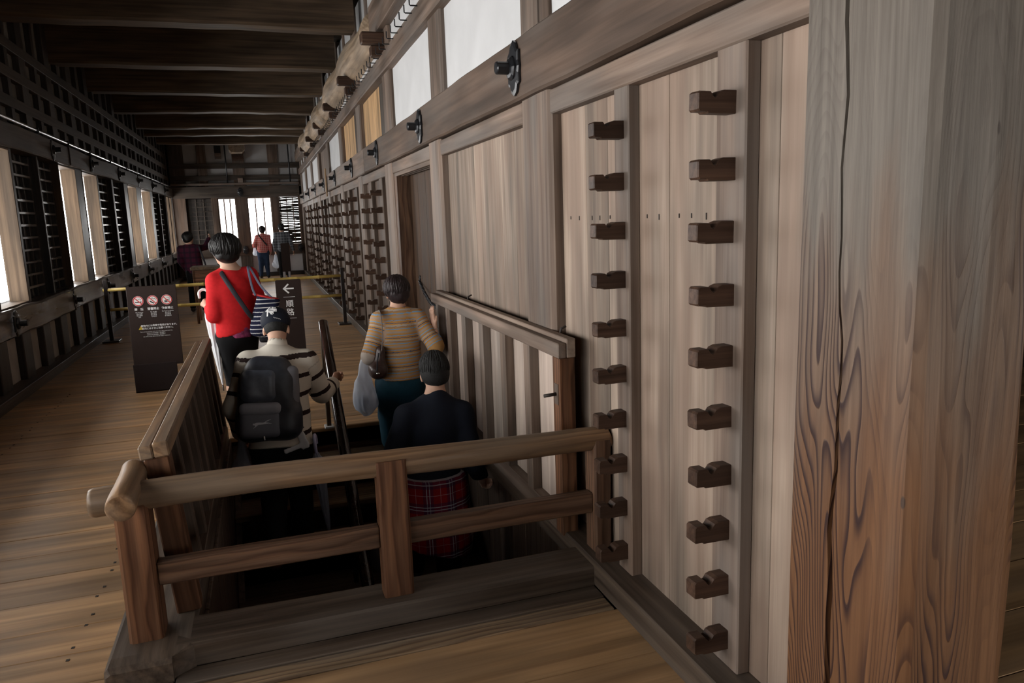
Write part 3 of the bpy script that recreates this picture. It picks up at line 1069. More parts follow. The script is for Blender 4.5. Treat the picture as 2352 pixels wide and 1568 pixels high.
# kerb along the left side, its near end chewed and rounded
def side_kerb():
    vs, fs = [], []
    sec = [(-0.652, 0.0), (-0.652, 0.085), (-0.636, 0.1), (-0.375, 0.1), (-0.36, 0.09), (-0.36, 0.0)]
    ys = [2.735, 2.75, 2.80, 3.2, 4.2, 5.2, 5.98]
    for j, yq in enumerate(ys):
        for i, (x, z) in enumerate(sec):
            s = 0.72 if j == 0 else (0.92 if j == 1 else 1.0)
            xx = -0.51 + (x + 0.51) * (0.93 if j == 0 else 1) + (random.uniform(-0.006, 0.006) if j < 2 else 0)
            if yq < 2.79:
                xx = min(xx, -0.43)
            zz = 0.01 + (z - 0.01) * s if z > 0 else 0.0
            vs.append((xx, yq, zz))
    m = len(sec)
    for j in range(len(ys) - 1):
        for i in range(m):
            fs.append((j * m + i, (j + 1) * m + i, (j + 1) * m + (i + 1) % m, j * m + (i + 1) % m))
    fs.append(tuple(range(m)))
    fs.append(tuple(range((len(ys) - 1) * m + m - 1, (len(ys) - 1) * m - 1, -1)))
    a = np.array(vs)
    c = (a.min(0) + a.max(0)) / 2
    return link('kerb', mesh_from(a - c, fs), c, W('sill', 1), trim_1)


side_kerb()

# ------------------------------------------------------------------ big foreground column
def big_column():
    zs = np.linspace(-0.03, 4.4, 60)
    x0, x1, y0, y1 = 1.20, 1.53, 1.115, 1.47
    vs, fs = [], []
    cx, cyy = (x0 + x1) / 2, (y0 + y1) / 2
    ph = [random.uniform(0, 6) for _ in range(8)]

    def crack_y(z):
        return 1.345 - 0.030 * math.sin(z * 1.5 + 0.4) + 0.006 * math.sin(z * 9) + 0.004 * math.sin(z * 23) - 0.012 * (z - 1.2)
    for z in zs:
        wob = lambda k, a=0.004: a * math.sin(z * (2.1 + 0.7 * k) + ph[k])
        yc = crack_y(z)
        wd = 0.0075 * (0.6 + 0.4 * math.sin(z * 3.1)) + 0.0015
        dp = 0.05 if z > 0.25 else 0.012
        sec = [(x0 + wob(0), y1 - 0.012), (x0 + wob(0), yc + wd + 0.012), (x0 + wob(0) + 0.0008, yc + wd), (x0 + dp, yc), (x0 + wob(0) + 0.0008, yc - wd),
               (x0 + wob(0), yc - wd - 0.012), (x0 + wob(1, 0.003), y0 + 0.048), (x0 + 0.010 + wob(2, 0.003), y0 + 0.018), (x0 + 0.032 + wob(3, 0.003), y0 + 0.002),
               (x0 + 0.06, y0 + wob(4, 0.003)), ((x0 + x1) / 2, y0 + wob(5, 0.003) - 0.002), (x1 - 0.05, y0 + wob(6, 0.003)), (x1 - 0.02, y0 + 0.014 + wob(7)),
               (x1, y0 + 0.05), (x1, y1 - 0.05), (x1 - 0.05, y1)]
        if z < 0.8:
            sec[11] = (sec[11][0] - 0.02 * (0.8 - z), sec[11][1])
        vs += [(p - cx, q - cyy, z) for (p, q) in sec]
    m = len(sec)
    for j in range(len(zs) - 1):
        for i in range(m):
            fs.append((j * m + i, j * m + (i + 1) % m, (j + 1) * m + (i + 1) % m, (j + 1) * m + i))
    fs.append(tuple(range((len(zs) - 1) * m, len(zs) * m)))
    me = mesh_from(vs, fs)
    bm = bmesh.new()
    bm.from_mesh(me)
    bmesh.ops.recalc_face_normals(bm, faces=bm.faces)
    bm.to_mesh(me)
    bm.free()
    return link('column', me, (cx, cyy, 0), column_mat(), None, kind='structure', label='massive cracked brown timber column with bold grain in the right foreground')


big_column()

# ================================================================== THINGS
# ------------------------------------------------------------------ weapon racks: a post with ten notched pegs
def peg_mesh():
    # profile in (x, z): tip at x=-0.135 (rounded), notch two thirds out, root at x=0
    pr_ = [(0.0, -0.034), (-0.098, -0.034), (-0.104, -0.029), (-0.128, -0.029), (-0.134, -0.023), (-0.134, 0.022), (-0.128, 0.028), (-0.094, 0.028),
           (-0.086, 0.016), (-0.078, 0.010), (-0.070, 0.014), (-0.060, 0.028), (-0.046, 0.033), (0.0, 0.033)]
    n = len(pr_)
    vs, fs = [], []
    for (yv, s) in ((-0.026, 0.95), (-0.022, 1.0), (0.022, 1.0), (0.026, 0.95)):
        vs += [((x + 0.065) * s - 0.065, yv, z * s) for (x, z) in pr_]
    for j in range(3):
        for i in range(n):
            fs.append((j * n + i, (j + 1) * n + i, (j + 1) * n + (i + 1) % n, j * n + (i + 1) % n))
    fs.append(tuple(range(n - 1, -1, -1)))
    fs.append(tuple(range(3 * n, 4 * n)))
    me = mesh_from(vs, fs)
    bm = bmesh.new()
    bm.from_mesh(me)
    bmesh.ops.recalc_face_normals(bm, faces=bm.faces)
    bm.to_mesh(me)
    bm.free()
    me.materials.append(W('rack', 0))
    return me


PEG = peg_mesh()


def rack(y0, y1, label, n=10, far=False):
    yc = (y0 + y1) / 2
    g = empty('weapon_rack', (1.36, yc, 0.115), label=label, cat='rack', group='peg racks along the boarded wall')
    box('rack_post', 1.352, 1.402, y0, y1, 0.113, 2.10, 'post' if not far else 'leaf', g, bev=0.005)
    for k in range(n):
        z = 1.925 - k * (1.925 - 0.215) / (n - 1) + random.uniform(-0.004, 0.004)
        o = link('peg', PEG, (1.358, yc + random.uniform(-0.004, 0.004), z), None, g)
        o.rotation_euler = (random.uniform(-0.03, 0.03), random.uniform(-0.02, 0.02), 0)
    return g


rack(1.89, 2.04, 'peg rack with ten notched wooden pegs nearest the big foreground column')
rack(2.62, 2.74, 'peg rack with ten notched pegs behind the right end of the log handrail')
ords = ['first', 'second', 'third', 'fourth', 'fifth', 'sixth', 'seventh', 'eighth', 'ninth', 'tenth', 'eleventh', 'twelfth']
for i, yy in enumerate((8.66, 9.52, 10.95, 11.9, 13.3, 14.25, 15.75, 16.7, 18.15, 19.1, 20.55, 21.5)):
    rack(yy - 0.06, yy + 0.17, 'dark peg rack along the far wall, %s one beyond the doorway' % ords[i], far=True)

# ------------------------------------------------------------------ log railing in front of the stair opening
rg = empty('log_railing', (0.4, 2.92, 0.0), label='low railing of round logs and square posts in front of the stair opening', cat='railing')


def rail_log(name, pts, r, parent, mat, n=20):
    P, R = [], []
    a, b = Vector(pts[0]), Vector(pts[1])
    m = 16
    for k in range(m + 1):
        t = k / m
        p = a.lerp(b, t)
        p.z += 0.006 * math.sin(t * 7) + (pts[2] if len(pts) > 2 else 0) * math.sin(t * math.pi)
        P.append(p)
        R.append(r * (1 + 0.03 * math.sin(t * 11 + 1)) * (0.9 if k in (0, m) else 1))
    P.insert(1, a.lerp(b, 0.008))
    R.insert(1, r)
    P.insert(-1, a.lerp(b, 0.992))
    R.insert(-1, r)
    return tube(name, P, R, mat, parent, n=n)


rail_log('log_rail', [(-0.665, 2.925, 0.648), (1.395, 2.925, 0.630), 0.012], 0.053, rg, W('rail', 0))
rail_log('log_rail', [(-0.535, 2.745, 0.672), (-0.535, 3.10, 0.700)], 0.049, rg, W('rail', 1))
wave_beam('railing_post', -0.588, -0.468, 2.875, 3.0, 0.098, 0.645, 2, 'newel', rg, amp=0.002, nseg=8, bev=0.012)
wave_beam('railing_post', 0.358, 0.476, 2.862, 2.955, 0.098, 0.672, 2, 'newel', rg, amp=0.002, nseg=8, bev=0.008)
wave_beam('railing_post', 1.305, 1.385, 2.87, 2.98, 0.112, 0.635, 2, 'midrail', rg, amp=0.0015, nseg=8, bev=0.008)
box('middle_rail', -0.47, 0.36, 2.895, 2.955, 0.302, 0.392, 'midrail', rg, bev=0.006)
box('middle_rail', 0.474, 1.306, 2.895, 2.955, 0.300, 0.392, 'midrail', rg, bev=0.006)
box('middle_rail', -0.565, -0.505, 3.0, 3.13, 0.31, 0.40, 'midrail', rg, bev=0.006)

# ------------------------------------------------------------------ hatch leaf standing open on the left
lf = empty('hatch_leaf', (-0.40, 4.4, 0.1), label='dark battened hatch leaf standing upright along the left of the stairs', cat='hatch')
box('panel_board', -0.442, -0.420, 3.10, 3.66, 0.10, 0.76, 'leaf', lf)
for k in range(4):
    box('panel_board', -0.442, -0.420, 3.66 + 0.53 * k, 4.188 + 0.53 * k, 0.10, 0.76, 'leaf', lf)
box('end_post', -0.442, -0.350, 3.055, 3.14, 0.098, 0.752, 'newel', lf, bev=0.006)
box('end_post', -0.442, -0.350, 5.70, 5.79, 0.098, 0.752, 'leaf', lf, bev=0.006)
for k in range(8):
    yy = 3.38 + 0.30 * k
    box('batten', -0.420, -0.358, yy, yy + 0.075, 0.16, 0.755, 'leaf', lf, bev=0.004)
box('top_cap', -0.452, -0.402, 3.045, 5.80, 0.752, 0.806, 'rail', lf, bev=0.006)
box('top_cap', -0.400, -0.344, 3.045, 5.80, 0.752, 0.814, 'rail', lf, bev=0.006)
box('bottom_rail', -0.442, -0.350, 3.14, 5.70, 0.10, 0.17, 'leaf', lf, bev=0.004)
lf.rotation_euler = (0, -0.085, 0)

# ------------------------------------------------------------------ hatch leaf on the right, against the wall
rf = empty('hatch_leaf', (1.29, 4.5, 0.115), label='pale battened hatch leaf with iron bolt leaning against the right wall', cat='hatch')
box('top_cap', 1.245, 1.285, 3.12, 5.82, 0.965, 1.035, 'post', rf, bev=0.004)
box('top_cap', 1.288, 1.332, 3.12, 5.82, 0.965, 1.055, 'pale', rf, bev=0.004)
box('end_post', 1.252, 1.332, 3.13, 3.215, 0.10, 0.965, 'newel', rf, bev=0.004)
box('bottom_rail', 1.252, 1.332, 3.215, 5.78, 0.10, 0.19, 'post', rf, bev=0.004)
seam = [3.215, 3.60, 4.0, 4.45, 4.85, 5.25, 5.78]
for a, c in zip(seam[:-1], seam[1:]):
    box('panel_board', 1.308, 1.334, a + 0.001, c - 0.001, 0.115, 0.966, 'leafpale', rf, bev=0.002)
for (a, c) in ((3.55, 3.64), (3.955, 4.05), (4.40, 4.49), (4.82, 4.92), (5.25, 5.345), (5.62, 5.70)):
    box('batten', 1.256, 1.308, a, c, 0.185, 0.966, 'post', rf, bev=0.003)
bolt = box('bolt_plate', 1.249, 1.253, 3.145, 3.195, 0.74, 0.84, 'post', rf, bev=0.001)
tube('bolt_peg', [(1.25, 3.17, 0.79), (1.19, 3.175, 0.785)], 0.0085, NAIL, bolt, n=8)
for yy in (3.3, 5.0):
    tube('hinge_hook', [(1.33, yy, 1.05), (1.335, yy, 1.075), (1.36, yy, 1.085)], 0.006, NAIL, rf, n=6)

# ------------------------------------------------------------------ staircase
RISE, RUN, SY = 0.215, 0.28, 6.0
st = empty('staircase', (0.5, 4.6, -2.95), label='steep dark wooden staircase descending through the floor opening', cat='staircase')
for k in range(1, 11):
    z = -RISE * k
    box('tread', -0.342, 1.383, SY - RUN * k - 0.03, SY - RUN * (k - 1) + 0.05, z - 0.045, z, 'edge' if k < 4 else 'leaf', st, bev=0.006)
for sx in (-0.34, 1.34):
    pts = [(SY + 0.05, -0.05), (SY + 0.05, -0.35), (SY - RUN * 10.5, -RISE * 10.5 - 0.35), (SY - RUN * 10.5, -RISE * 10.5 - 0.05)]
    prism('stringer', pts, 0, sx, sx + 0.04, W('leaf', 1), st)
box('top_riser', -0.342, 1.383, 6.02, 6.06, -0.6, -0.035, 'midrail', st)
box('top_nosing', -0.36, 1.262, 5.965, 6.10, -0.034, 0.002, 'floor', st, bev=0.006)

# glossy handrail down the middle of the stairs
hr = empty('stair_handrail', (0.42, 5.97, 0.0), label='glossy dark handrail with pale post running down the middle of the stairs', cat='handrail')
slope = RISE / RUN * 1.08
box('newel_post', 0.378, 0.412, 5.93, 5.98, 0.002, 0.80, 'tan', hr)
box('post_foot', 0.36, 0.43, 5.91, 6.0, 0.002, 0.02, plain('clear_plastic', (0.6, 0.6, 0.6), 0.2), hr)
P = [(0.405, 6.03, 0.79), (0.408, 6.02, 0.835), (0.410, 5.97, 0.842)]
for k in range(1, 9):
    P.append((0.412 + 0.007 * k, 5.97 - 0.33 * k, 0.835 - 0.33 * k * slope * 1.05))
tube('grip', P, [0.024, 0.034] + [0.038] * (len(P) - 2), W('glossrail', 1), hr, n=16)
P2 = [(p[0] - 0.022, p[1], p[2] - 0.055) for p in P[3:]]
tube('grip_batten', P2, 0.016, W('tan', 1), hr, n=8)
for k in (3, 6):
    p = P[2 + k]
    tube('grip_post', [(p[0], p[1], p[2] - 0.02), (p[0], p[1], -RISE * ((SY - p[1]) // RUN + 1))], 0.018, W('glossrail', 2), hr, n=10)

# ------------------------------------------------------------------ bamboo barrier across the corridor
bb = empty('bamboo_barrier', (-0.5, 12.1, 0.0), label='barrier of two yellow bamboo poles between dark posts across the corridor', cat='barrier')


def bamboo(z0, z1, x0, x1, y, r, parent):
    P, R = [], []
    n = 11
    for k in range(n):
        x = x0 + (x1 - x0) * k / (n - 1)
        z = z0 + (z1 - z0) * k / (n - 1)
        if 0 < k < n - 1:
            for (d, s) in ((-0.012, 1.0), (-0.004, 1.14), (0.004, 1.14), (0.012, 1.0)):
                P.append((x + d, y, z))
                R.append(r * s)
        else:
            P.append((x, y, z))
            R.append(r)
    return tube('bamboo_pole', P, R, BAMBOO, parent, n=12)


bamboo(0.755, 0.775, -2.22, 1.16, 12.1, 0.024, bb)
bamboo(0.468, 0.465, -2.22, 1.16, 12.1, 0.023, bb)
for x in (-2.18, 1.18):
    box('barrier_post', x - 0.026, x + 0.026, 12.075, 12.127, 0.02, 0.90, STEEL, bb)
    box('barrier_foot', x - 0.11, x + 0.11, 11.97, 12.23, 0.0, 0.022, STEEL, bb)
b2 = empty('bamboo_barrier', (5.6, 4.6, 0.0), label='yellow bamboo barrier rail just visible beyond the big column', cat='barrier')
bamboo(0.78, 0.78, 4.6, 6.8, 4.43, 0.03, b2)
for x in (4.7, 6.7):
    box('barrier_post', x - 0.026, x + 0.026, 4.40, 4.46, 0.0, 0.86, STEEL, b2)

# ------------------------------------------------------------------ sign boards
def put_text(body, size, x, y, z, parent, mat, lean=0.0, align='CENTER', bold=0.0, name='lettering'):
    me = text_mesh(body, size, align, 0.0004, bold)
    return link(name, me, (x, y, z), mat, parent, rot=(math.pi / 2 - lean, 0, 0))


def disc_pts(r, n=28):
    return [(r * math.cos(2 * math.pi * k / n), r * math.sin(2 * math.pi * k / n)) for k in range(n)]


LEAN = 0.07
s1 = empty('sign_stand', (-1.07, 8.2, 0.0), label='brown sign board with three red prohibition symbols on the floor at left', cat='sign')
SW, SH = 0.455, 0.80
SZ0 = 0.255


def s1pt(u, v):
    """point on the front of the leaning board: u across from its centre, v up from its lower edge"""
    return (-1.075 + u - 0.0, 8.145 + v * math.sin(LEAN), SZ0 + v * math.cos(LEAN))


me = boxmesh(SW, 0.012, SH + 0.0, 0.003, SIGNBROWN)
o = link('board', me, (s1pt(0, SH / 2)[0], s1pt(0, SH / 2)[1] + 0.008, s1pt(0, SH / 2)[2]), None, s1, rot=(-LEAN, 0, 0))
box('foot_panel', -1.305, -0.905, 8.10, 8.118, 0.0, 0.285, SIGNEDGE, s1, bev=0.004)
box('foot_base', -1.305, -0.905, 8.10, 8.40, 0.0, 0.012, SIGNEDGE, s1, bev=0.002)
box('back_support', -1.10, -1.05, 8.20, 8.235, 0.0, 0.85, STEEL, s1)


def plate(name, polys, depth, u, v, parent, mat, lift):
    vs, fs = [], []
    for poly in polys:
        b = len(vs)
        n = len(poly)
        for d in (0.0, depth):
            vs += [(p, -d, q) for (p, q) in poly]
        fs.append(tuple(b + n + i for i in range(n)))
        fs += [(b + i, b + (i + 1) % n, b + n + (i + 1) % n, b + n + i) for i in range(n)]
    x, y, z = s1pt(u, v)
    return link(name, mesh_from(vs, fs), (x, y - lift, z), mat, parent, rot=(-LEAN, 0, 0))


def ringpoly(r0, r1, n=28):
    out = []
    for k in range(n):
        a, b = 2 * math.pi * k / n, 2 * math.pi * (k + 1) / n
        out.append([(r0 * math.cos(a), r0 * math.sin(a)), (r1 * math.cos(a), r1 * math.sin(a)), (r1 * math.cos(b), r1 * math.sin(b)), (r0 * math.cos(b), r0 * math.sin(b))])
    return out


def seg(x0, z0, x1, z1, w):
    d = Vector((x1 - x0, z1 - z0)).normalized()
    nx, nz = -d.y * w / 2, d.x * w / 2
    return [(x0 - nx, z0 - nz), (x1 - nx, z1 - nz), (x1 + nx, z1 + nz), (x0 + nx, z0 + nz)]


icons = [(-0.128, [seg(-0.03, -0.012, 0.012, -0.010, 0.009), seg(0.016, -0.010, 0.03, -0.009, 0.009), seg(0.0, 0.015, 0.018, 0.022, 0.004), seg(0.018, 0.022, 0.026, 0.008, 0.004), seg(-0.02, 0.02, -0.005, 0.012, 0.004)]),
         (0.002, [seg(-0.024, -0.006, 0.012, -0.03, 0.011), seg(-0.012, 0.018, 0.0, 0.026, 0.004), seg(0.0, 0.026, 0.01, 0.012, 0.004), seg(0.01, 0.012, 0.022, 0.022, 0.004), seg(0.022, 0.022, 0.032, 0.004, 0.004)]),
         (0.132, [seg(-0.022, -0.022, 0.006, -0.022, 0.01), seg(-0.022, -0.010, 0.006, -0.010, 0.008), seg(-0.012, 0.0, 0.02, 0.0, 0.006), seg(0.0, 0.022, 0.026, 0.022, 0.004), seg(0.026, 0.022, 0.022, -0.02, 0.004), seg(0.006, -0.024, 0.022, -0.024, 0.004)])]
for (u, marks) in icons:
    v = 0.655
    ic = plate('prohibition_symbol', [disc_pts(0.050)], 0.0012, u, v, s1, WHITE, 0.0)
    for (polys, mat, lift, nm) in ((marks, BLACK, 0.0014, 'pictogram'), (ringpoly(0.040, 0.048) + [seg(-0.029, 0.029, 0.029, -0.029, 0.008)], RED, 0.0028, 'red_ring')):
        vs, fs = [], []
        for poly in polys:
            b = len(vs)
            vs += [(p, -lift, q) for (p, q) in poly]
            fs.append(tuple(range(b, b + len(poly))))
        oo = bpy.data.objects.new(nm, mesh_from(vs, fs))
        oo.data.materials.append(mat)
        col.objects.link(oo)
        oo.parent = ic


def st_text(body, size, u, v, align='CENTER', bold=0.0):
    x, y, z = s1pt(u, v)
    put_text(body, size, x, y - 0.0012, z, s1, WHITE, LEAN, align, bold)


for (u, t) in ((-0.128, '禁　煙'), (0.002, '落書禁止'), (0.132, '飲食禁止')):
    st_text(t, 0.027, u, 0.572, bold=0.0006)
for (u, ls) in ((-0.128, ('No Smoking', '禁止吸烟', '禁止吸煙', '금연')), (0.002, ('No Graffiti', '禁止涂写', '禁止塗寫', '낙서금지')), (0.132, ('No Food or Drinks', '禁止饮食', '禁止飲食', '음식물금지'))):
    for k, t in enumerate(ls):
        st_text(t, 0.0135, u, 0.542 - 0.016 * k)
st_text('建物内には段差や階段があります。', 0.0215, 0.045, 0.405, bold=0.0004)
st_text('足元には十分ご注意ください。', 0.0215, 0.030, 0.377, bold=0.0004)
for k, t in enumerate(('There are steps and stairs within the building. Please watch your step.', '建筑物内有台阶和楼梯，请注意脚下。', '建築物內有台階和樓梯，請注意腳下。', '건물 내에는 단차와 계단이 있으므로 발밑을 조심하십시오.')):
    st_text(t, 0.0105, 0.01, 0.346 - 0.0165 * k)
wt = plate('warning_triangle', [[(-0.022, -0.018), (0.022, -0.018), (0.0, 0.020)]], 0.001, -0.128, 0.388, s1, YELLOW, 0.0)
x, y, z = s1pt(-0.128, 0.385)
put_text('!', 0.026, x, y - 0.0022, z, s1, BLACK, LEAN, bold=0.001)

s2 = empty('sign_stand', (0.30, 9.0, 0.0), label='tall narrow brown route sign with a white left arrow behind the woman in red', cat='sign')


def s2pt(u, v):
    return (0.262 + u, 8.98 + v * math.sin(LEAN), 0.03 + v * math.cos(LEAN))


def rrect(w, h, r, n=5):
    out = []
    for (sx, sz, a0) in ((1, 1, 0), (-1, 1, 90), (-1, -1, 180), (1, -1, 270)):
        for k in range(n):
            a = math.radians(a0 + 90 * k / (n - 1))
            out.append((sx * (w / 2 - r) + r * math.cos(a), sz * (h / 2 - r) + r * math.sin(a)))
    return out


pl = rrect(0.285, 0.95, 0.018)
vs = [(p, 0.0, q) for (p, q) in pl] + [(p, 0.012, q) for (p, q) in pl]
n = len(pl)
fs = [tuple(range(n)), tuple(range(2 * n - 1, n - 1, -1))] + [(i, n + i, n + (i + 1) % n, (i + 1) % n) for i in range(n)]
link('board', mesh_from(vs, fs), s2pt(0, 0.475), SIGNBROWN, s2, rot=(-LEAN, 0, 0))
box('foot_base', 0.10, 0.42, 8.93, 9.25, 0.0, 0.014, SIGNEDGE, s2)
box('back_support', 0.24, 0.29, 9.06, 9.09, 0.01, 0.6, STEEL, s2)


def s2plate(name, polys, u, v, mat, lift=0.0012):
    vs, fs = [], []
    for poly in polys:
        b = len(vs)
        vs += [(p, -lift, q) for (p, q) in poly]
        fs.append(tuple(range(b, b + len(poly))))
    return link(name, mesh_from(vs, fs), s2pt(u, v), mat, s2, rot=(-LEAN, 0, 0))


s2plate('arrow', [seg(-0.045, 0, 0.058, 0, 0.016), seg(-0.058, -0.004, 0.0, 0.052, 0.017), seg(-0.058, 0.004, 0.0, -0.052, 0.017)], 0.0, 0.845, WHITE)
s2plate('rule_line', [seg(-0.065, 0, 0.065, 0, 0.004)], 0.0, 0.748, WHITE)
s2plate('rule_line', [seg(-0.065, 0, 0.065, 0, 0.004)], 0.0, 0.50, WHITE)
for k, t in enumerate('順路'):
    x, y, z = s2pt(0.0, 0.665 - 0.098 * k)
    put_text(t, 0.088, x, y - 0.0012, z, s2, WHITE, LEAN, bold=0.0008)

s3 = empty('sign_stand', (0.63, 23.2, 0.0), label='tall dark narrow sign stand beside the man in grey plaid at the far window', cat='sign')
pl = rrect(0.24, 0.86, 0.015)
vs = [(p, 0.0, q) for (p, q) in pl] + [(p, 0.02, q) for (p, q) in pl]
n = len(pl)
fs = [tuple(range(n)), tuple(range(2 * n - 1, n - 1, -1))] + [(i, n + i, n + (i + 1) % n, (i + 1) % n) for i in range(n)]
link('board', mesh_from(vs, fs), (0.665, 23.0, 0.62), SIGNBROWN, s3)
box('stand_foot', 0.55, 0.62, 22.98, 23.02, 0.0, 0.22, plain('pale_metal', (0.45, 0.42, 0.44), 0.4), s3)
box('stand_foot', 0.70, 0.76, 22.98, 23.02, 0.0, 0.22, plain('pale_metal', (0.45, 0.42, 0.44), 0.4), s3)
box('foot_base', 0.52, 0.86, 22.9, 23.2, 0.0, 0.02, SIGNEDGE, s3)

# bench by the left wall beyond the barrier
bn = empty('bench', (-0.9, 13.7, 0.0), label='wooden bench or display stand behind the woman in red beyond the barrier', cat='bench')
box('bench_top', -1.15, -0.62, 13.5, 14.1, 0.90, 0.95, 'tan', bn)
box('bench_apron', -1.12, -0.65, 13.52, 13.55, 0.70, 0.90, 'newel', bn)
for (x, yq) in ((-1.12, 13.52), (-0.69, 13.52), (-1.12, 14.04), (-0.69, 14.04)):
    box('bench_leg', x, x + 0.04, yq, yq + 0.04, 0.0, 0.90, 'newel', bn)

# chain hanging between the door and the hatch
ch = empty('chain', (1.36, 6.6, 0.5), label='iron chain hanging across the doorway beside the woman in the striped top', cat='chain')
lv, lf_ = tube_mesh([(0.009 * math.cos(t * 0.628), 0, 0.016 * math.sin(t * 0.628)) for t in range(11)], 0.0035, 6)
link_me = mesh_from(lv, lf_)
link_me.materials.append(IRON)
A, B = Vector((1.488, 7.45, 1.0)), Vector((1.35, 6.0, 0.88))
for k in range(60):
    t = k / 59
    p = A.lerp(B, t)
    p.z -= 0.06 * math.sin(math.pi * t)
    o = link('chain_link', link_me, p, None, ch)
    o.rotation_euler = (1.2 * (0.5 - t) + 1.2, 0, 1.571 * (k % 2) + 0.3)

# ================================================================== PEOPLE AND WHAT THEY CARRY
# Bodies and clothes are grown as smooth implicit surfaces: tapered limbs blended into one skin.
class Field:
    def __init__(s, vox, k=0.02):
        s.vox, s.k, s.prims, s.cuts = vox, k, [], []

    def cone(s, a, b, ra, rb, k=None, flat=None, tag=0.0, tlen=None):
        """tapered capsule; flat=(axis vector, factor) squeezes it along that axis"""
        s.prims.append(('c', np.array(a, float), np.array(b, float), ra, rb, k, flat, tag, tlen))
        return s

    def ell(s, c, r, R=None, k=None, tag=0.0):
        s.prims.append(('e', np.array(c, float), np.array(r, float), np.eye(3) if R is None else np.array(R, float), None, k, None, tag, None))
        return s

    def rbox(s, c, h, r, R=None, k=None, tag=0.0):
        s.prims.append(('b', np.array(c, float), np.array(h, float), np.eye(3) if R is None else np.array(R, float), r, k, None, tag, None))
        return s

    def cut(s, p, n):
        """keep the side that n points away from"""
        n = np.array(n, float)
        s.cuts.append(('p', np.array(p, float), n / np.linalg.norm(n)))
        return s

    def carve(s, c, r, R=None):
        s.cuts.append(('e', np.array(c, float), np.array(r, float), np.eye(3) if R is None else np.array(R, float)))
        return s

    @staticmethod
    def dist(p, X):
        t = p[0]
        if t == 'c':
            a, b, ra, rb, flat = p[1], p[2], p[3], p[4], p[6]
            Y = X - a
            d = b - a
            L2 = max(float(d @ d), 1e-9)
            h = np.clip((Y @ d) / L2, 0, 1)
            Q = Y - h[..., None] * d
            if flat is not None:
                n = np.array(flat[0], float)
                n /= np.linalg.norm(n)
                Q = Q + (Q @ n)[..., None] * n * (1.0 / flat[1] - 1.0)
            return np.sqrt((Q * Q).sum(-1)) - (ra + (rb - ra) * h), h
        if t == 'e':
            Q = (X - p[1]) @ p[3].T
            r = p[2]
            k0 = np.sqrt(((Q / r) ** 2).sum(-1))
            k1 = np.sqrt(((Q / (r * r)) ** 2).sum(-1)) + 1e-9
            return k0 * (k0 - 1.0) / k1, k0 * 0
        Q = np.abs((X - p[1]) @ p[3].T) - p[2] + p[4]
        return np.sqrt((np.maximum(Q, 0) ** 2).sum(-1)) + np.minimum(Q.max(-1), 0) - p[4], Q[..., 0] * 0

    def bounds(s, p):
        if p[0] == 'c':
            r = max(p[3], p[4])
            return np.minimum(p[1], p[2]) - r, np.maximum(p[1], p[2]) + r
        ext = np.abs(p[3].T) @ p[2]
        return p[1] - ext, p[1] + ext

    def mesh(s, folds=0.0, fscale=(14, 14, 9), attr=False, seed=0):
        B = [s.bounds(p) for p in s.prims]
        lo = np.min([b[0] for b in B], 0) - 0.035
        hi = np.max([b[1] for b in B], 0) + 0.035
        v = s.vox
        n = np.ceil((hi - lo) / v).astype(int) + 1
        D = np.full(n, 0.5)
        T = np.zeros(n) if attr else None
        Dmin = np.full(n, 0.5) if attr else None
        ax = [lo[i] + v * np.arange(n[i]) for i in range(3)]
        for p, b in zip(s.prims, B):
            i0 = np.maximum(np.floor((b[0] - 0.06 - lo) / v).astype(int), 0)
            i1 = np.minimum(np.ceil((b[1] + 0.06 - lo) / v).astype(int) + 1, n)
            sl = tuple(slice(i0[i], i1[i]) for i in range(3))
            X = np.stack(np.meshgrid(ax[0][sl[0]], ax[1][sl[1]], ax[2][sl[2]], indexing='ij'), -1)
            d, h = s.dist(p, X)
            k = s.k if p[5] is None else p[5]
            o = D[sl]
            if attr:
                m = d < Dmin[sl]
                tv = p[7] + h * p[8] if p[8] is not None else X[..., 2] + p[7]
                T[sl] = np.where(m, tv, T[sl])
                Dmin[sl] = np.minimum(Dmin[sl], d)
            if k > 1e-5:
                hh = np.clip(0.5 + 0.5 * (o - d) / k, 0, 1)
                D[sl] = o + (d - o) * hh - k * hh * (1 - hh)
            else:
                D[sl] = np.minimum(o, d)
        X = None
        if folds > 0 or s.cuts:
            X = np.stack(np.meshgrid(*ax, indexing='ij'), -1)
        if folds > 0:
            f = np.array(fscale, float)
            q = X * f + seed
            wv = np.sin(q[..., 0] + 1.7 * np.sin(q[..., 2] * 0.8)) * np.sin(q[..., 2] + 1.3 * np.sin(q[..., 1] * 1.1 + q[..., 0] * 0.6)) + 0.5 * np.sin(1.9 * q[..., 2] + 2.3 * q[..., 0]) * np.sin(1.7 * q[..., 1] + 0.9 * q[..., 2])
            D = D + folds * wv
        for c in s.cuts:
            if c[0] == 'p':
                D = np.maximum(D, (X - c[1]) @ c[2])
            else:
                d, _ = s.dist(('e', c[1], c[2], c[3]), X)
                D = np.maximum(D, -d)
        return s.nets(D, lo, v, T)

    @staticmethod
    def nets(D, lo, v, T):
        S = D < 0
        nx, ny, nz = D.shape
        cs = [D[i:nx - 1 + i, j:ny - 1 + j, k:nz - 1 + k] for i in (0, 1) for j in (0, 1) for k in (0, 1)]
        cnt = sum((c < 0).astype(np.int8) for c in cs)
        act = (cnt > 0) & (cnt < 8)
        idx = np.argwhere(act)
        vid = np.full(act.shape, -1, int)
        vid[act] = np.arange(len(idx))
        pos = np.zeros((len(idx), 3))
        w = np.zeros(len(idx))
        C = np.stack([c[act] for c in cs], 1)
        corners = np.array([(i, j, k) for i in (0, 1) for j in (0, 1) for k in (0, 1)], float)
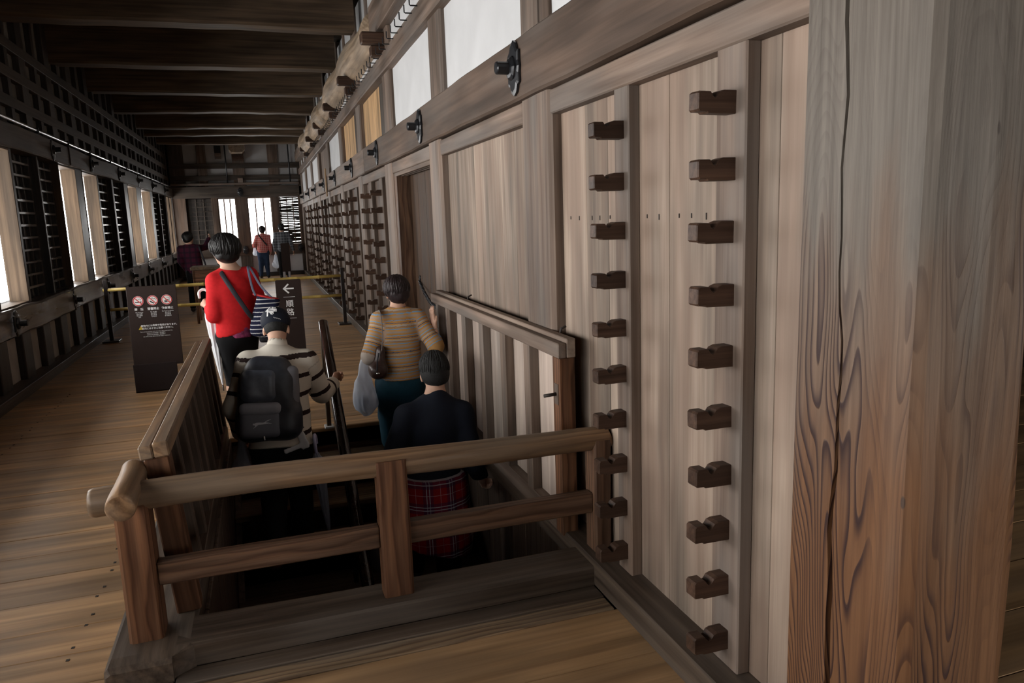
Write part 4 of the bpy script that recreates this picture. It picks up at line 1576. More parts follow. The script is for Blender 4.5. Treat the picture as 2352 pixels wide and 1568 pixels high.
        for a in range(8):
            for b in range(a + 1, 8):
                if np.abs(corners[a] - corners[b]).sum() != 1:
                    continue
                m = (C[:, a] < 0) != (C[:, b] < 0)
                da, db = C[m, a], C[m, b]
                t = da / (da - db)
                pos[m] += corners[a] + (corners[b] - corners[a]) * t[:, None]
                w[m] += 1
        pos /= w[:, None]
        V = lo + (idx + pos) * v
        F = []
        for axis in range(3):
            o = [i for i in range(3) if i != axis]
            sl0 = [slice(1, -1)] * 3
            sl1 = [slice(1, -1)] * 3
            sl0[axis] = slice(0, -1)
            sl1[axis] = slice(1, None)
            a, b = S[tuple(sl0)], S[tuple(sl1)]
            e = np.argwhere(a != b)
            if not len(e):
                continue
            flip = a[tuple(e.T)]
            base = e.copy()
            base[:, o[0]] += 1
            base[:, o[1]] += 1
            q = []
            for (d0, d1) in ((0, 0), (1, 0), (1, 1), (0, 1)):
                g = base.copy()
                g[:, o[0]] -= d0
                g[:, o[1]] -= d1
                q.append(vid[tuple(g.T)])
            q = np.stack(q, 1)
            fl = flip if axis != 1 else ~flip
            q[~fl] = q[~fl][:, ::-1]
            F.append(q)
        F = np.concatenate(F)
        F = F[(F >= 0).all(1)]
        tv = None
        if T is not None:
            tv = T[:-1, :-1, :-1][act]
        return V, F, tv


def grow(name, field, mat, parent, loc, folds=0.0, attr=False, smooth_it=2, fscale=(14, 14, 9), seed=0.0, **kw):
    V, F, tv = field.mesh(folds, fscale, attr, seed)
    # a little Laplacian smoothing
    for _ in range(smooth_it):
        acc = np.zeros_like(V)
        c = np.zeros(len(V))
        for a in range(4):
            i, j = F[:, a], F[:, (a + 1) % 4]
            np.add.at(acc, i, V[j])
            np.add.at(acc, j, V[i])
            np.add.at(c, i, 1)
            np.add.at(c, j, 1)
        V = 0.5 * V + 0.5 * acc / np.maximum(c, 1)[:, None]
    loc = np.array(loc, float)
    me = bpy.data.meshes.new(name)
    me.vertices.add(len(V))
    me.vertices.foreach_set('co', (V - loc).ravel())
    me.loops.add(F.size)
    me.loops.foreach_set('vertex_index', F.ravel())
    me.polygons.add(len(F))
    me.polygons.foreach_set('loop_start', np.arange(0, F.size, 4))
    me.polygons.foreach_set('loop_total', np.full(len(F), 4))
    me.polygons.foreach_set('use_smooth', np.ones(len(F), bool))
    me.update(calc_edges=True)
    me.validate()
    if attr:
        at = me.attributes.new('run', 'FLOAT', 'POINT')
        if len(at.data) == len(tv):
            at.data.foreach_set('value', tv.astype(np.float32))
    return link(name, me, loc, mat, parent, **kw)


def frame(fwd, up=(0, 0, 1)):
    f = np.array(fwd, float)
    f /= np.linalg.norm(f)
    u = np.array(up, float)
    u = u - f * (u @ f)
    u /= np.linalg.norm(u)
    r = np.cross(f, u)
    return r, f, u


SKIN = plain('skin', (0.58, 0.35, 0.25), 0.55, spec=0.3, noise=0.08, nscale=25)
HAIRM = plain('black_hair', (0.009, 0.008, 0.008), 0.5, noise=0.4, nscale=60, bump=0.5)
HAIRD = plain('dark_brown_hair', (0.016, 0.008, 0.009), 0.5, noise=0.4, nscale=60, bump=0.5)
HAIRC = plain('cropped_hair', (0.010, 0.0095, 0.0095), 0.75, noise=0.5, nscale=90, bump=0.6)
EYEM = plain('eye_dark', (0.02, 0.015, 0.012), 0.1)


def hand_prims(F, wrist, d, n, curl, s=1.0, spread=0.09, thumb=1):
    """palm, four unequal fingers and a thumb. d = pointing direction, n = palm normal, curl in radians per joint."""
    w = np.array(wrist, float)
    d = np.array(d, float) / np.linalg.norm(d)
    n = np.array(n, float)
    n = n - d * (n @ d)
    n /= np.linalg.norm(n)
    side = np.cross(d, n) * thumb           # towards the thumb
    palm_end = w + d * 0.085 * s
    F.cone(w, w + d * 0.03 * s, 0.024 * s, 0.026 * s, 0.012, flat=(n, 0.75))
    for q in (-0.026, -0.009, 0.009, 0.026):
        F.cone(w + d * 0.015 * s + side * q * 0.5 * s, palm_end + side * q * s, 0.017 * s, 0.0125 * s, 0.010)
    for q, ln in ((0.028, 0.072), (0.0095, 0.080), (-0.0095, 0.075), (-0.028, 0.058)):
        base = palm_end + side * q * s
        dd = d + side * q * spread * 30 * 0.3
        dd /= np.linalg.norm(dd)
        a = base
        ang = 0.0
        for j, fr in enumerate((0.45, 0.30, 0.25)):
            ang += curl * (0.8 if j == 0 else 1.0)
            dj = dd * math.cos(ang) + n * math.sin(ang)
            b = a + dj * ln * fr * s
            F.cone(a, b, 0.0092 * s, 0.0085 * s if j < 2 else 0.0075 * s, 0.003)
            a = b
    tb = w + d * 0.025 * s + side * 0.024 * s
    t1 = tb + (d * 0.6 + side * 0.75 + n * 0.25 * min(1, curl)) * 0.036 * s
    t2 = t1 + (d * 0.85 + side * (0.35 - 0.5 * min(1, curl)) + n * 0.55 * min(1, curl)) * 0.03 * s
    F.cone(tb, t1, 0.013 * s, 0.0105 * s, 0.008)
    F.cone(t1, t2, 0.0105 * s, 0.0085 * s, 0.004)


def head_prims(F, c, R, s=1.0):
    r, f, u = R
    M = np.stack([r, f, u])
    c = np.array(c, float)

    def at(a, b, h):
        return c + (r * a + f * b + u * h) * s
    F.ell(at(0, -0.012, 0.028), np.array((0.076, 0.095, 0.088)) * s, M, 0.02)
    F.ell(at(0, 0.022, -0.035), np.array((0.060, 0.070, 0.078)) * s, M, 0.025)
    F.ell(at(0, 0.055, -0.082), np.array((0.030, 0.030, 0.022)) * s, M, 0.025)
    F.cone(at(0, 0.090, 0.005), at(0, 0.104, -0.028), 0.009 * s, 0.013 * s, 0.012)
    F.ell(at(0, 0.084, -0.058), np.array((0.024, 0.012, 0.010)) * s, M, 0.008)
    F.ell(at(0, 0.078, 0.022), np.array((0.055, 0.018, 0.010)) * s, M, 0.015)
    for q in (-1, 1):
        F.ell(at(q * 0.078, -0.012, -0.018), np.array((0.010, 0.019, 0.033)) * s, M, 0.008)
        F.ell(at(q * 0.038, 0.068, -0.022), np.array((0.022, 0.018, 0.018)) * s, M, 0.015)
    return at


def body(g, J, s=1.0, vox=0.009, hands=(), skin=SKIN, neck_r=0.052, eyes=True):
    """one continuous figure from the joint table J (world coordinates)"""
    F = Field(vox, 0.03)
    R = frame(J['face'], J.get('headup', (0, 0, 1)))
    at = head_prims(F, J['head'], R, s)
    F.cone(J['neck'], np.array(J['head']) - R[2] * 0.03 * s - R[1] * 0.02 * s, neck_r * 1.08 * s, neck_r * s, 0.02)
    nk, pv = np.array(J['neck'], float), np.array(J['pelvis'], float)
    lr = np.array(J['shR'], float) - np.array(J['shL'], float)
    lr /= np.linalg.norm(lr)
    up = (nk - pv) / np.linalg.norm(nk - pv)
    fw = np.cross(up, lr)
    ch = pv + (nk - pv) * 0.68
    wa = pv + (nk - pv) * 0.30
    F.cone(ch, nk - up * 0.03, 0.135 * s, 0.07 * s, 0.05, flat=(fw, 0.72))
    F.cone(wa, ch, 0.118 * s, 0.142 * s, 0.05, flat=(fw, 0.72))
    F.cone(pv, wa, 0.14 * s, 0.118 * s, 0.05, flat=(fw, 0.75))
    for q in ('L', 'R'):
        sh, el, wr_ = (np.array(J[k + q], float) for k in ('sh', 'el', 'wr'))
        F.cone(nk - up * 0.05, sh, 0.055 * s, 0.056 * s, 0.04)
        F.cone(sh, el, 0.050 * s, 0.040 * s, 0.02)
        F.cone(el, wr_, 0.040 * s, 0.026 * s, 0.015)
        hp, kn, an = (np.array(J[k + q], float) for k in ('hp', 'kn', 'an'))
        F.cone(hp, kn, 0.082 * s, 0.056 * s, 0.04)
        F.cone(kn, kn + (an - kn) * 0.35, 0.055 * s, 0.056 * s, 0.02)
        F.cone(kn + (an - kn) * 0.35, an, 0.056 * s, 0.036 * s, 0.02)
        td = np.array(J.get('toe', J['face']), float) * np.array((1, 1, 0))
        td /= np.linalg.norm(td)
        F.cone(an - td * 0.02 + np.array((0, 0, -0.035 * s)), an + td * 0.15 * s + np.array((0, 0, -0.05 * s)), 0.036 * s, 0.026 * s, 0.02)
    for h in hands:
        hand_prims(F, *h[0], **h[1])
    o = grow('body', F, skin, g, J['pelvis'], smooth_it=1)
    if eyes:
        for q in (-1, 1):
            bm = bmesh.new()
            bmesh.ops.create_uvsphere(bm, u_segments=10, v_segments=8, radius=0.011 * s)
            me = bpy.data.meshes.new('eye')
            bm.to_mesh(me)
            bm.free()
            link('eye', me, at(q * 0.030, 0.083, 0.004), EYEM, g, smooth=True)
    return R, at


def locks(g, at, s, n, radii, c, th_back, th_front, mat, r=0.006, seed=1, wild=0.06, part=0.0):
    """strands laid from the crown over the skull, so that the outline is hair and not a cap"""
    rs = random.Random(seed)
    vs, fs = [], []
    for _ in range(n):
        az = rs.uniform(-math.pi, math.pi)            # 0 = front
        fr = 0.5 + 0.5 * math.cos(az)
        t1 = th_back + (th_front - th_back) * fr ** 1.5 + rs.uniform(-0.12, 0.12)
        t0 = rs.uniform(0.02, 0.55) * t1
        tw = rs.uniform(-0.25, 0.25)
        lift = 1.0 + rs.uniform(0.0, wild)
        P, Rr = [], []
        m = 7
        for k in range(m):
            q = k / (m - 1)
            th = t0 + (t1 - t0) * q
            a = az + tw * q
            e = lift * (1.0 + 0.02 * math.sin(q * 6 + az * 5)) - 0.02
            P.append(at(math.sin(a) * math.sin(th) * radii[0] * e + c[0], math.cos(a) * math.sin(th) * radii[1] * e + c[1] + part * 0, math.cos(th) * radii[2] * e + c[2]))
            Rr.append(r * s * (1.0 - 0.75 * q ** 2))
        v, f = tube_mesh(P, Rr, 5, caps=False)
        b = len(vs)
        vs += [tuple(x) for x in v]
        fs += [tuple(b + i for i in ff) for ff in f]
    a = np.array(vs)
    cc = a.mean(0)
    return link('hair_locks', mesh_from(a - cc, fs), cc, mat, g, smooth=True, kind='stuff')


def dirn(a, b):
    d = np.array(b, float) - np.array(a, float)
    return d / np.linalg.norm(d)


def lerp(a, b, t):
    return np.array(a, float) + (np.array(b, float) - np.array(a, float)) * t


def top(g, J, name, mat, s=1.0, infl=0.02, hem=0.02, sleeve=(1.0, 1.0), vox=0.011, folds=0.004, attr=False, flatf=0.74, hemcut=None, necklift=0.0, boxy=0.0, collar=0.0, seed=0.0, trap=1.0):
    """upper garment over the same joints; sleeve = how far down each forearm it reaches (0 elbow .. 1 wrist)"""
    F = Field(vox, 0.035)
    nk, pv = np.array(J['neck'], float), np.array(J['pelvis'], float)
    lr = dirn(J['shL'], J['shR'])
    up = dirn(pv, nk)
    fw = np.cross(up, lr)
    ch = lerp(pv, nk, 0.70)
    wa = lerp(pv, nk, 0.30)
    lo = pv - up * hem
    F.cone(ch, nk - up * (0.045 - necklift), 0.150 * s + infl, 0.060 * s + infl, 0.06, flat=(fw, flatf))
    F.cone(wa, ch, (0.126 + boxy) * s + infl, 0.152 * s + infl, 0.05, flat=(fw, flatf))
    F.cone(lo, wa, (0.150 + boxy) * s + infl, (0.126 + boxy) * s + infl, 0.05, flat=(fw, flatf + 0.04))
    if collar > 0:
        F.cone(nk - up * 0.02, nk + up * collar, 0.066 * s, 0.060 * s, 0.012)
    for q in ('L', 'R'):
        sh, el, wr_ = (np.array(J[k + q], float) for k in ('sh', 'el', 'wr'))
        sl = sleeve[0 if q == 'L' else 1]
        F.cone(nk - up * (0.06 + 0.02 * (1 - trap)), sh, (0.062 * s + infl * 0.5) * trap, 0.060 * s + infl * 0.6, 0.045)
        la = np.linalg.norm(el - sh)
        F.cone(sh, el, 0.058 * s + infl * 0.6, 0.050 * s + infl * 0.6, 0.03, tag=0.0 if attr else 0.0, tlen=la if attr else None)
        e2 = lerp(el, wr_, sl)
        F.cone(el, e2, 0.050 * s + infl * 0.6, 0.040 * s + infl * 0.4, 0.02, tag=la if attr else 0.0, tlen=np.linalg.norm(e2 - el) if attr else None)
        F.cut(e2 + dirn(el, wr_) * 0.004, dirn(el, wr_)) if sl < 0.0 else None
    F.cut(lo - up * 0.005 if hemcut is None else hemcut[0], -up if hemcut is None else hemcut[1])
    o = grow(name, F, mat, g, J['pelvis'], folds=folds, attr=attr, seed=seed)
    return o


def trousers(g, J, name, mat, s=1.0, infl=0.018, ank=0.96, vox=0.012, folds=0.003, waist=0.13, full=0.0):
    F = Field(vox, 0.04)
    nk, pv = np.array(J['neck'], float), np.array(J['pelvis'], float)
    up = dirn(pv, nk)
    lr = dirn(J['shL'], J['shR'])
    fw = np.cross(up, lr)
    F.cone(pv - up * 0.03, pv + up * waist, 0.145 * s + infl, 0.122 * s + infl, 0.05, flat=(fw, 0.80))
    for q in ('L', 'R'):
        hp, kn, an = (np.array(J[k + q], float) for k in ('hp', 'kn', 'an'))
        F.cone(hp, kn, 0.090 * s + infl, 0.062 * s + infl + full * 0.5, 0.05)
        F.cone(kn, lerp(kn, an, ank), 0.062 * s + infl + full * 0.5, 0.044 * s + infl + full, 0.02)
    return grow(name, F, mat, g, J['pelvis'], folds=folds, seed=3.1)


def shoes(g, J, mat, s=1.0, toe=None, name='shoe'):
    for q in ('L', 'R'):
        an = np.array(J['an' + q], float)
        td = np.array(J.get('toe', J['face']), float) * np.array((1, 1, 0))
        td /= np.linalg.norm(td)
        F = Field(0.008, 0.02)
        F.cone(an - td * 0.025 * s + np.array((0, 0, -0.036 * s)), an + td * 0.16 * s + np.array((0, 0, -0.052 * s)), 0.043 * s, 0.031 * s, 0.02)
        F.cone(an, an + np.array((0, 0, -0.04)), 0.042 * s, 0.042 * s, 0.02)
        F.cut(an + np.array((0, 0, -0.084 * s)), (0, 0, -1))
        grow(name, F, mat, g, an)


def person(loc, label):
    return empty('person', loc, label=label, cat='person')


def flatstrap(name, pts, w, mat, parent, thick=0.16, n=8, nrm=(0, -1, 0), **kw):
    """a strap: elliptical section, thin along nrm"""
    P = [Vector(p) for p in pts]
    # resample smooth
    Q = []
    for i in range(len(P) - 1):
        p0, p1, p2, p3 = P[max(i - 1, 0)], P[i], P[i + 1], P[min(i + 2, len(P) - 1)]
        for k in range(6):
            t = k / 6
            Q.append(0.5 * ((2 * p1) + (p2 - p0) * t + (2 * p0 - 5 * p1 + 4 * p2 - p3) * t * t + (3 * p1 - p0 - 3 * p2 + p3) * t ** 3))
    Q.append(P[-1])
    return tube(name, Q, w / 2, mat, parent, n=n, flat=thick, flat_dir=nrm, **kw)


# ---------------------------------------------------------------- 1. woman in red, standing beyond the opening
REDK = plain('red_knit', (0.60, 0.018, 0.022), 0.85, spec=0.2, noise=0.08, nscale=40, bump=0.15)
BLKC = plain('black_cloth', (0.008, 0.008, 0.009), 0.8, spec=0.15)
J = dict(head=(-0.285, 6.50, 1.415), face=(-0.62, 0.78, -0.12), neck=(-0.255, 6.49, 1.285), pelvis=(-0.25, 6.50, 0.76),
         shL=(-0.372, 6.46, 1.185), shR=(-0.115, 6.53, 1.215), elL=(-0.405, 6.42, 0.905), wrL=(-0.45, 6.58, 0.965), elR=(-0.05, 6.58, 0.95), wrR=(-0.09, 6.80, 0.98),
         hpL=(-0.33, 6.50, 0.72), hpR=(-0.17, 6.52, 0.72), knL=(-0.31, 6.48, 0.41), knR=(-0.18, 6.56, 0.41), anL=(-0.315, 6.42, 0.085), anR=(-0.18, 6.58, 0.085), toe=(-0.3, 0.95, 0))
g = person((-0.25, 6.5, 0), 'woman in a red cardigan and black trousers holding a white umbrella')
R, at = body(g, J, 0.97, hands=[(((-0.452, 6.585, 0.965), (-0.35, 0.45, 0.30), (0.35, 0.85, -0.1), 1.1), dict(s=0.92, thumb=-1)),
                                (((-0.09, 6.80, 0.98), (-0.25, 0.9, 0.1), (-0.9, -0.2, 0), 0.7), dict(s=0.92, thumb=1))])
F = Field(0.009, 0.03)
M = np.stack(R)
F.ell(at(0, -0.012, 0.035), (0.112, 0.116, 0.105), M)
F.ell(at(0.0, -0.042, -0.030), (0.100, 0.078, 0.080), M)
F.ell(at(0.0, 0.045, 0.065), (0.085, 0.07, 0.05), M)
F.carve(at(0, 0.125, -0.035), (0.085, 0.085, 0.085), M)
F.carve(at(0, 0.02, -0.16), (0.09, 0.14, 0.06), M)
grow('hair', F, HAIRM, g, J['head'], folds=0.004, fscale=(60, 60, 30))
locks(g, at, 1.0, 330, (0.116, 0.124, 0.112), (0, -0.02, 0.03), 2.6, 1.0, HAIRM, 0.0075, 3, 0.09)
top(g, J, 'cardigan', REDK, 0.94, 0.018, hem=0.02, sleeve=(0.78, 0.9), folds=0.006, flatf=0.76, boxy=0.0, necklift=-0.03, trap=0.75, hemcut=((-0.25, 6.5, 0.745), (0.22, 0, -1)))
F = Field(0.011, 0.03)
F.cone((-0.245, 6.50, 0.70), (-0.25, 6.50, 0.76), 0.155, 0.140, flat=((0, 1, 0), 0.82))
F.cut((-0.24, 6.5, 0.712), (0.0, 0, -1))
grow('blouse_hem', F, plain('magenta_print', (0.24, 0.03, 0.10), 0.7, noise=0.6, nscale=45), g, J['pelvis'], folds=0.005, fscale=(40, 40, 12))
trousers(g, J, 'trousers', BLKC, 0.98, 0.004, waist=0.0)
shoes(g, J, plain('white_sock', (0.75, 0.75, 0.77), 0.9), 0.95, name='sock')
# spectacles
gl = tube('spectacles', [at(0.07, 0.0, 0.0), at(0.072, 0.06, 0.004), at(0.055, 0.098, 0.0), at(0.03, 0.106, -0.01), at(0, 0.108, 0.0), at(-0.03, 0.106, -0.01), at(-0.055, 0.098, 0.0), at(-0.072, 0.06, 0.004), at(-0.07, 0.0, 0.0)], 0.0028, plain('silver', (0.6, 0.6, 0.62), 0.2, metal=1.0), g, n=6)
# shoulder bag: narrow strap across the back and a striped tote at the right hip
tb = empty('tote_bag', (0.0, 6.42, 0.70), label='navy and white striped tote bag hanging from the shoulder of the woman in red', cat='bag')
NAVY = ramp_attr_mat('navy_stripe', 'run', [(0.0, (0.012, 0.014, 0.04)), (0.78, (0.62, 0.62, 0.62))], 0.034, 0.85)
F = Field(0.009, 0.02)
a = 0.28
Rt = np.stack([np.array((math.cos(a), 0, -math.sin(a))), np.array((0, 1, 0)), np.array((math.sin(a), 0, math.cos(a)))])
F.rbox((-0.012, 6.39, 0.90), (0.094, 0.05, 0.20), 0.045, Rt)
F.rbox((0.012, 6.39, 0.82), (0.106, 0.064, 0.12), 0.05, Rt)
F.cut((-0.02, 6.40, 1.045), (math.sin(a), 0, math.cos(a)))
grow('bag_body', F, NAVY, tb, (0.0, 6.40, 0.86), folds=0.004, attr=True)
tube('red_lining', [(-0.092, 6.39, 1.065), (-0.05, 6.350, 1.054), (0.01, 6.340, 1.038), (0.075, 6.36, 1.019), (0.095, 6.39, 1.012), (0.07, 6.425, 1.018), (-0.02, 6.435, 1.045), (-0.092, 6.39, 1.065)], 0.008, plain('red_lining', (0.6, 0.03, 0.03), 0.8), tb, n=8)
DSTR = plain('dark_strap', (0.015, 0.015, 0.022), 0.6)
flatstrap('handle', [(-0.075, 6.345, 1.055), (-0.095, 6.37, 1.12), (-0.115, 6.43, 1.265), (-0.11, 6.50, 1.285)], 0.018, plain('blue_grey_strap', (0.12, 0.13, 0.19), 0.6), tb)
flatstrap('handle', [(0.05, 6.345, 1.025), (-0.03, 6.38, 1.13), (-0.09, 6.44, 1.255), (-0.11, 6.50, 1.285)], 0.018, plain('blue_grey_strap', (0.12, 0.13, 0.19), 0.6), tb)
cb = empty('crossbody_bag', (-0.08, 6.36, 0.75), label='black cross-body bag strap running over the back of the woman in red', cat='bag')
flatstrap('strap', [(-0.335, 6.50, 1.275), (-0.315, 6.40, 1.24), (-0.255, 6.345, 1.13), (-0.185, 6.335, 1.0), (-0.13, 6.345, 0.90), (-0.07, 6.39, 0.82), (-0.04, 6.43, 0.77)], 0.036, DSTR, cb, thick=0.2)
F = Field(0.009, 0.02)
F.rbox((-0.03, 6.46, 0.72), (0.05, 0.03, 0.07), 0.025)
grow('pouch', F, DSTR, cb, (-0.03, 6.46, 0.72), folds=0.002)


def umbrella(loc, label, p_handle, p_tip, r, canopy, hmat, shaft, hook_dir, tipmat, open_frac=0.0):
    u = empty('umbrella', loc, label=label, cat='umbrella')
    a, b = Vector(p_handle), Vector(p_tip)
    ax = (b - a).normalized()
    s = Vector(hook_dir)
    s = (s - ax * s.dot(ax)).normalized()
    L = (b - a).length
    P = [a + s * 0.07 * 1.0 + ax * 0.035]
    for k in range(9):
        t = math.pi * k / 8
        P.append(a + s * 0.035 * (1 + math.cos(t)) - ax * 0.035 * math.sin(t))
    P += [a + ax * 0.09]
    tube('handle', P, [0.010] + [0.0115] * (len(P) - 2) + [0.0105], hmat, u, n=10)
    tube('shaft', [a + ax * 0.08, b - ax * 0.03], 0.005, shaft, u, n=8)
    prof = [(0.10, 0.012), (0.125, 0.55), (0.16, 0.85), (0.24, 1.0), (0.40, 0.92), (0.6, 0.7), (0.78, 0.42), (0.92, 0.16), (0.96, 0.05)]
    t0 = s.cross(ax)
    vs, fs = [], []
    m = 40
    for (t, rr) in prof:
        for k in range(m):
            an = 2 * math.pi * k / m
            q = r * rr * (1 + 0.22 * math.cos(8 * an + t * 5) * min(1, rr * 1.2))
            vs.append(a + ax * (L * t + (0.012 * math.cos(8 * an) if t < 0.14 else 0)) + (s * math.cos(an) + t0 * math.sin(an)) * q)
    for j in range(len(prof) - 1):
        for k in range(m):
            fs.append((j * m + k, j * m + (k + 1) % m, (j + 1) * m + (k + 1) % m, (j + 1) * m + k))
    arr = np.array([tuple(v) for v in vs])
    c = arr.mean(0)
    link('canopy', mesh_from(arr - c, fs), c, canopy, u, smooth=True)
    tube('tip', [b - ax * 0.045, b], [0.006, 0.004], tipmat, u, n=8)
    return u


umbrella((-0.40, 6.3, 0.3), 'white folded umbrella with a curved white handle held by the woman in red', (-0.450, 6.66, 1.075), (-0.385, 6.36, 0.30), 0.046,
         plain('white_umbrella', (0.78, 0.79, 0.82), 0.5), plain('white_plastic', (0.85, 0.85, 0.87), 0.3), plain('silver', (0.6, 0.6, 0.62), 0.2), (-1, 0.1, 0), IRON)

# ---------------------------------------------------------------- 2. man with backpack climbing the stairs
CREAM = [(0.0, (0.64, 0.59, 0.51)), (0.74, (0.028, 0.016, 0.015)), (0.97, (0.64, 0.59, 0.51))]
STRP = ramp_attr_mat('cream_brown_stripe', 'run', CREAM, 0.125, 0.9, bump=0.2)
J = dict(head=(0.052, 5.36, 0.905), face=(0.10, 0.88, -0.48), headup=(0, 0.35, 0.9), neck=(0.045, 5.26, 0.775), pelvis=(0.02, 5.13, 0.20),
         shL=(-0.145, 5.23, 0.70), shR=(0.225, 5.24, 0.68), elL=(-0.25, 5.14, 0.43), wrL=(-0.24, 5.28, 0.22), elR=(0.315, 5.28, 0.44), wrR=(0.41, 5.45, 0.465),
         hpL=(-0.07, 5.13, 0.14), hpR=(0.11, 5.13, 0.14), knL=(-0.06, 5.24, -0.26), knR=(0.12, 5.36, -0.20), anL=(-0.09, 5.02, -0.60), anR=(0.12, 5.27, -0.565), toe=(0, 1, 0))
g = person((0.02, 5.15, -0.645), 'man in a cream and brown striped sweater with cap and backpack climbing the stairs')
R, at = body(g, J, 1.03, hands=[(((0.413, 5.455, 0.465), (0.25, 0.75, 0.25), (0.95, -0.25, 0.0), 1.15), dict(s=1.05, thumb=-1)),
                                (((-0.24, 5.28, 0.22), (0.05, 0.25, -0.95), (0.9, 0.2, 0), 1.0), dict(s=1.0, thumb=1))])
M = np.stack(R)
top(g, J, 'sweater', STRP, 1.06, 0.036, hem=0.06, sleeve=(0.95, 0.90), folds=0.005, attr=True, flatf=0.80, boxy=0.014)
F = Field(0.010, 0.02)
F.cone((0.045, 5.26, 0.755), (0.048, 5.275, 0.815), 0.080, 0.068)
F.carve((0.05, 5.29, 0.84), (0.062, 0.062, 0.05))
grow('collar', F, plain('cream_knit', (0.64, 0.59, 0.51), 0.9), g, (0.045, 5.26, 0.78))
trousers(g, J, 'trousers', BLKC, 1.05, 0.025)
shoes(g, J, plain('brown_sock', (0.16, 0.07, 0.045), 0.9), 1.0, name='sock')
F = Field(0.009, 0.02)
F.ell(at(0, -0.015, 0.02), (0.083, 0.098, 0.095), M)
F.carve(at(0, 0.10, -0.02), (0.09, 0.09, 0.09), M)
F.cut(at(0, -0.06, -0.045), -(R[2] * 1.0 + R[1] * 0.1))
grow('hair', F, HAIRC, g, J['head'])
CAPM = plain('navy_cap', (0.010, 0.013, 0.024), 0.75, spec=0.25)
F = Field(0.008, 0.015)
F.ell(at(0, -0.008, 0.052), (0.100, 0.116, 0.098), M)
F.cut(at(0, 0, 0.012), -(R[2] + R[1] * -0.22))
cap = grow('cap', F, CAPM, g, J['head'])
F = Field(0.008, 0.012)
F.ell(at(0, 0.13, 0.038), (0.085, 0.085, 0.012), M)
grow('cap_peak', F, CAPM, cap, at(0, 0.13, 0.035))


def cap_text(body_, size, du, dh, bold):
    # lettering wrapped on the back of the cap crown
    me = text_mesh(body_, size, 'CENTER', 0.0, bold)
    for v in me.vertices:
        p = Vector((v.co.x + du, v.co.y + dh, 0))
        a_, e_ = p.x / 0.108, p.y / 0.105
        q = at(math.sin(a_) * 0.1025 * math.cos(e_), -0.008 - math.cos(a_) * math.cos(e_) * 0.1185, 0.052 + math.sin(e_) * 0.1005)
        v.co = Vector(q) - Vector(J['head'])
    return link('cap_lettering', me, J['head'], WHITE, cap)


cap_text('侍', 0.088, -0.016, 0.030, 0.0018)
sq = []
for k in range(25):
    t_ = k / 24
    a_, e_ = (0.000 + 0.05 * t_) / 0.108, (-0.020 - 0.012 * t_ + 0.004 * math.sin(t_ * 25) * (1 - 0.6 * t_)) / 0.105
    sq.append(at(math.sin(a_) * 0.1025 * math.cos(e_), -0.008 - math.cos(a_) * math.cos(e_) * 0.1185, 0.052 + math.sin(e_) * 0.1005))
tube('cap_stitching', sq, 0.0011, WHITE, cap, n=5)

bp_ = empty('backpack', (0.0, 5.0, 0.25), label='black and grey backpack with a leaping cat logo on the man in the cap', cat='backpack')
PACK = plain('black_nylon', (0.028, 0.031, 0.040), 0.42, spec=0.45, noise=0.3, nscale=20, bump=0.2)
PGREY = plain('grey_nylon', (0.26, 0.27, 0.31), 0.5, spec=0.4, noise=0.12, nscale=14, bump=0.1)
PDARK = plain('charcoal_nylon', (0.13, 0.138, 0.168), 0.5, spec=0.4)
lean = 0.20      # the pack leans forward with his back
Rp = np.stack([np.array((1, 0, -0.06)) / 1.0018, np.array((0, math.cos(lean), -math.sin(lean))), np.array((0.06, math.sin(lean), math.cos(lean)))])


def pk(u, d, h):
    """u across, d outwards from his back (towards the camera), h up"""
    c = np.array((-0.035, 5.055, 0.485))
    return c + Rp[0] * u - Rp[1] * d + Rp[2] * h


F = Field(0.011, 0.05)
F.rbox(pk(0, 0.02, -0.03), (0.19, 0.09, 0.235), 0.085, Rp)
F.rbox(pk(0, 0.015, 0.14), (0.145, 0.08, 0.14), 0.078, Rp)
F.rbox(pk(0.0, 0.03, -0.145), (0.202, 0.095, 0.115), 0.07, Rp)
grow('pack_body', F, PACK, bp_, pk(0, 0, 0), folds=0.004)
F = Field(0.010, 0.03)
F.rbox(pk(-0.055, 0.092, -0.155), (0.130, 0.048, 0.092), 0.04, Rp)
pf = grow('front_pocket', F, PDARK, bp_, pk(-0.03, 0.09, -0.14), folds=0.002)
F = Field(0.009, 0.02)
F.rbox(pk(-0.055, 0.104, -0.060), (0.130, 0.045, 0.042), 0.034, Rp)
grow('pocket_flap', F, PGREY, bp_, pk(-0.045, 0.1, -0.05), folds=0.001)
F = Field(0.010, 0.04)
F.rbox(pk(-0.055, 0.060, 0.085), (0.118, 0.068, 0.115), 0.06, Rp)
grow('upper_pocket', F, plain('blueblack_nylon', (0.085, 0.098, 0.128), 0.38, spec=0.5, noise=0.3, nscale=16, bump=0.3), bp_, pk(-0.04, 0.06, 0.08), folds=0.005)
F = Field(0.010, 0.03)
F.rbox(pk(0.138, 0.038, 0.07), (0.052, 0.062, 0.145), 0.042, Rp)
grow('side_panel', F, plain('side_nylon', (0.16, 0.16, 0.18), 0.55, spec=0.4), bp_, pk(0.12, 0.05, 0.05), folds=0.002)
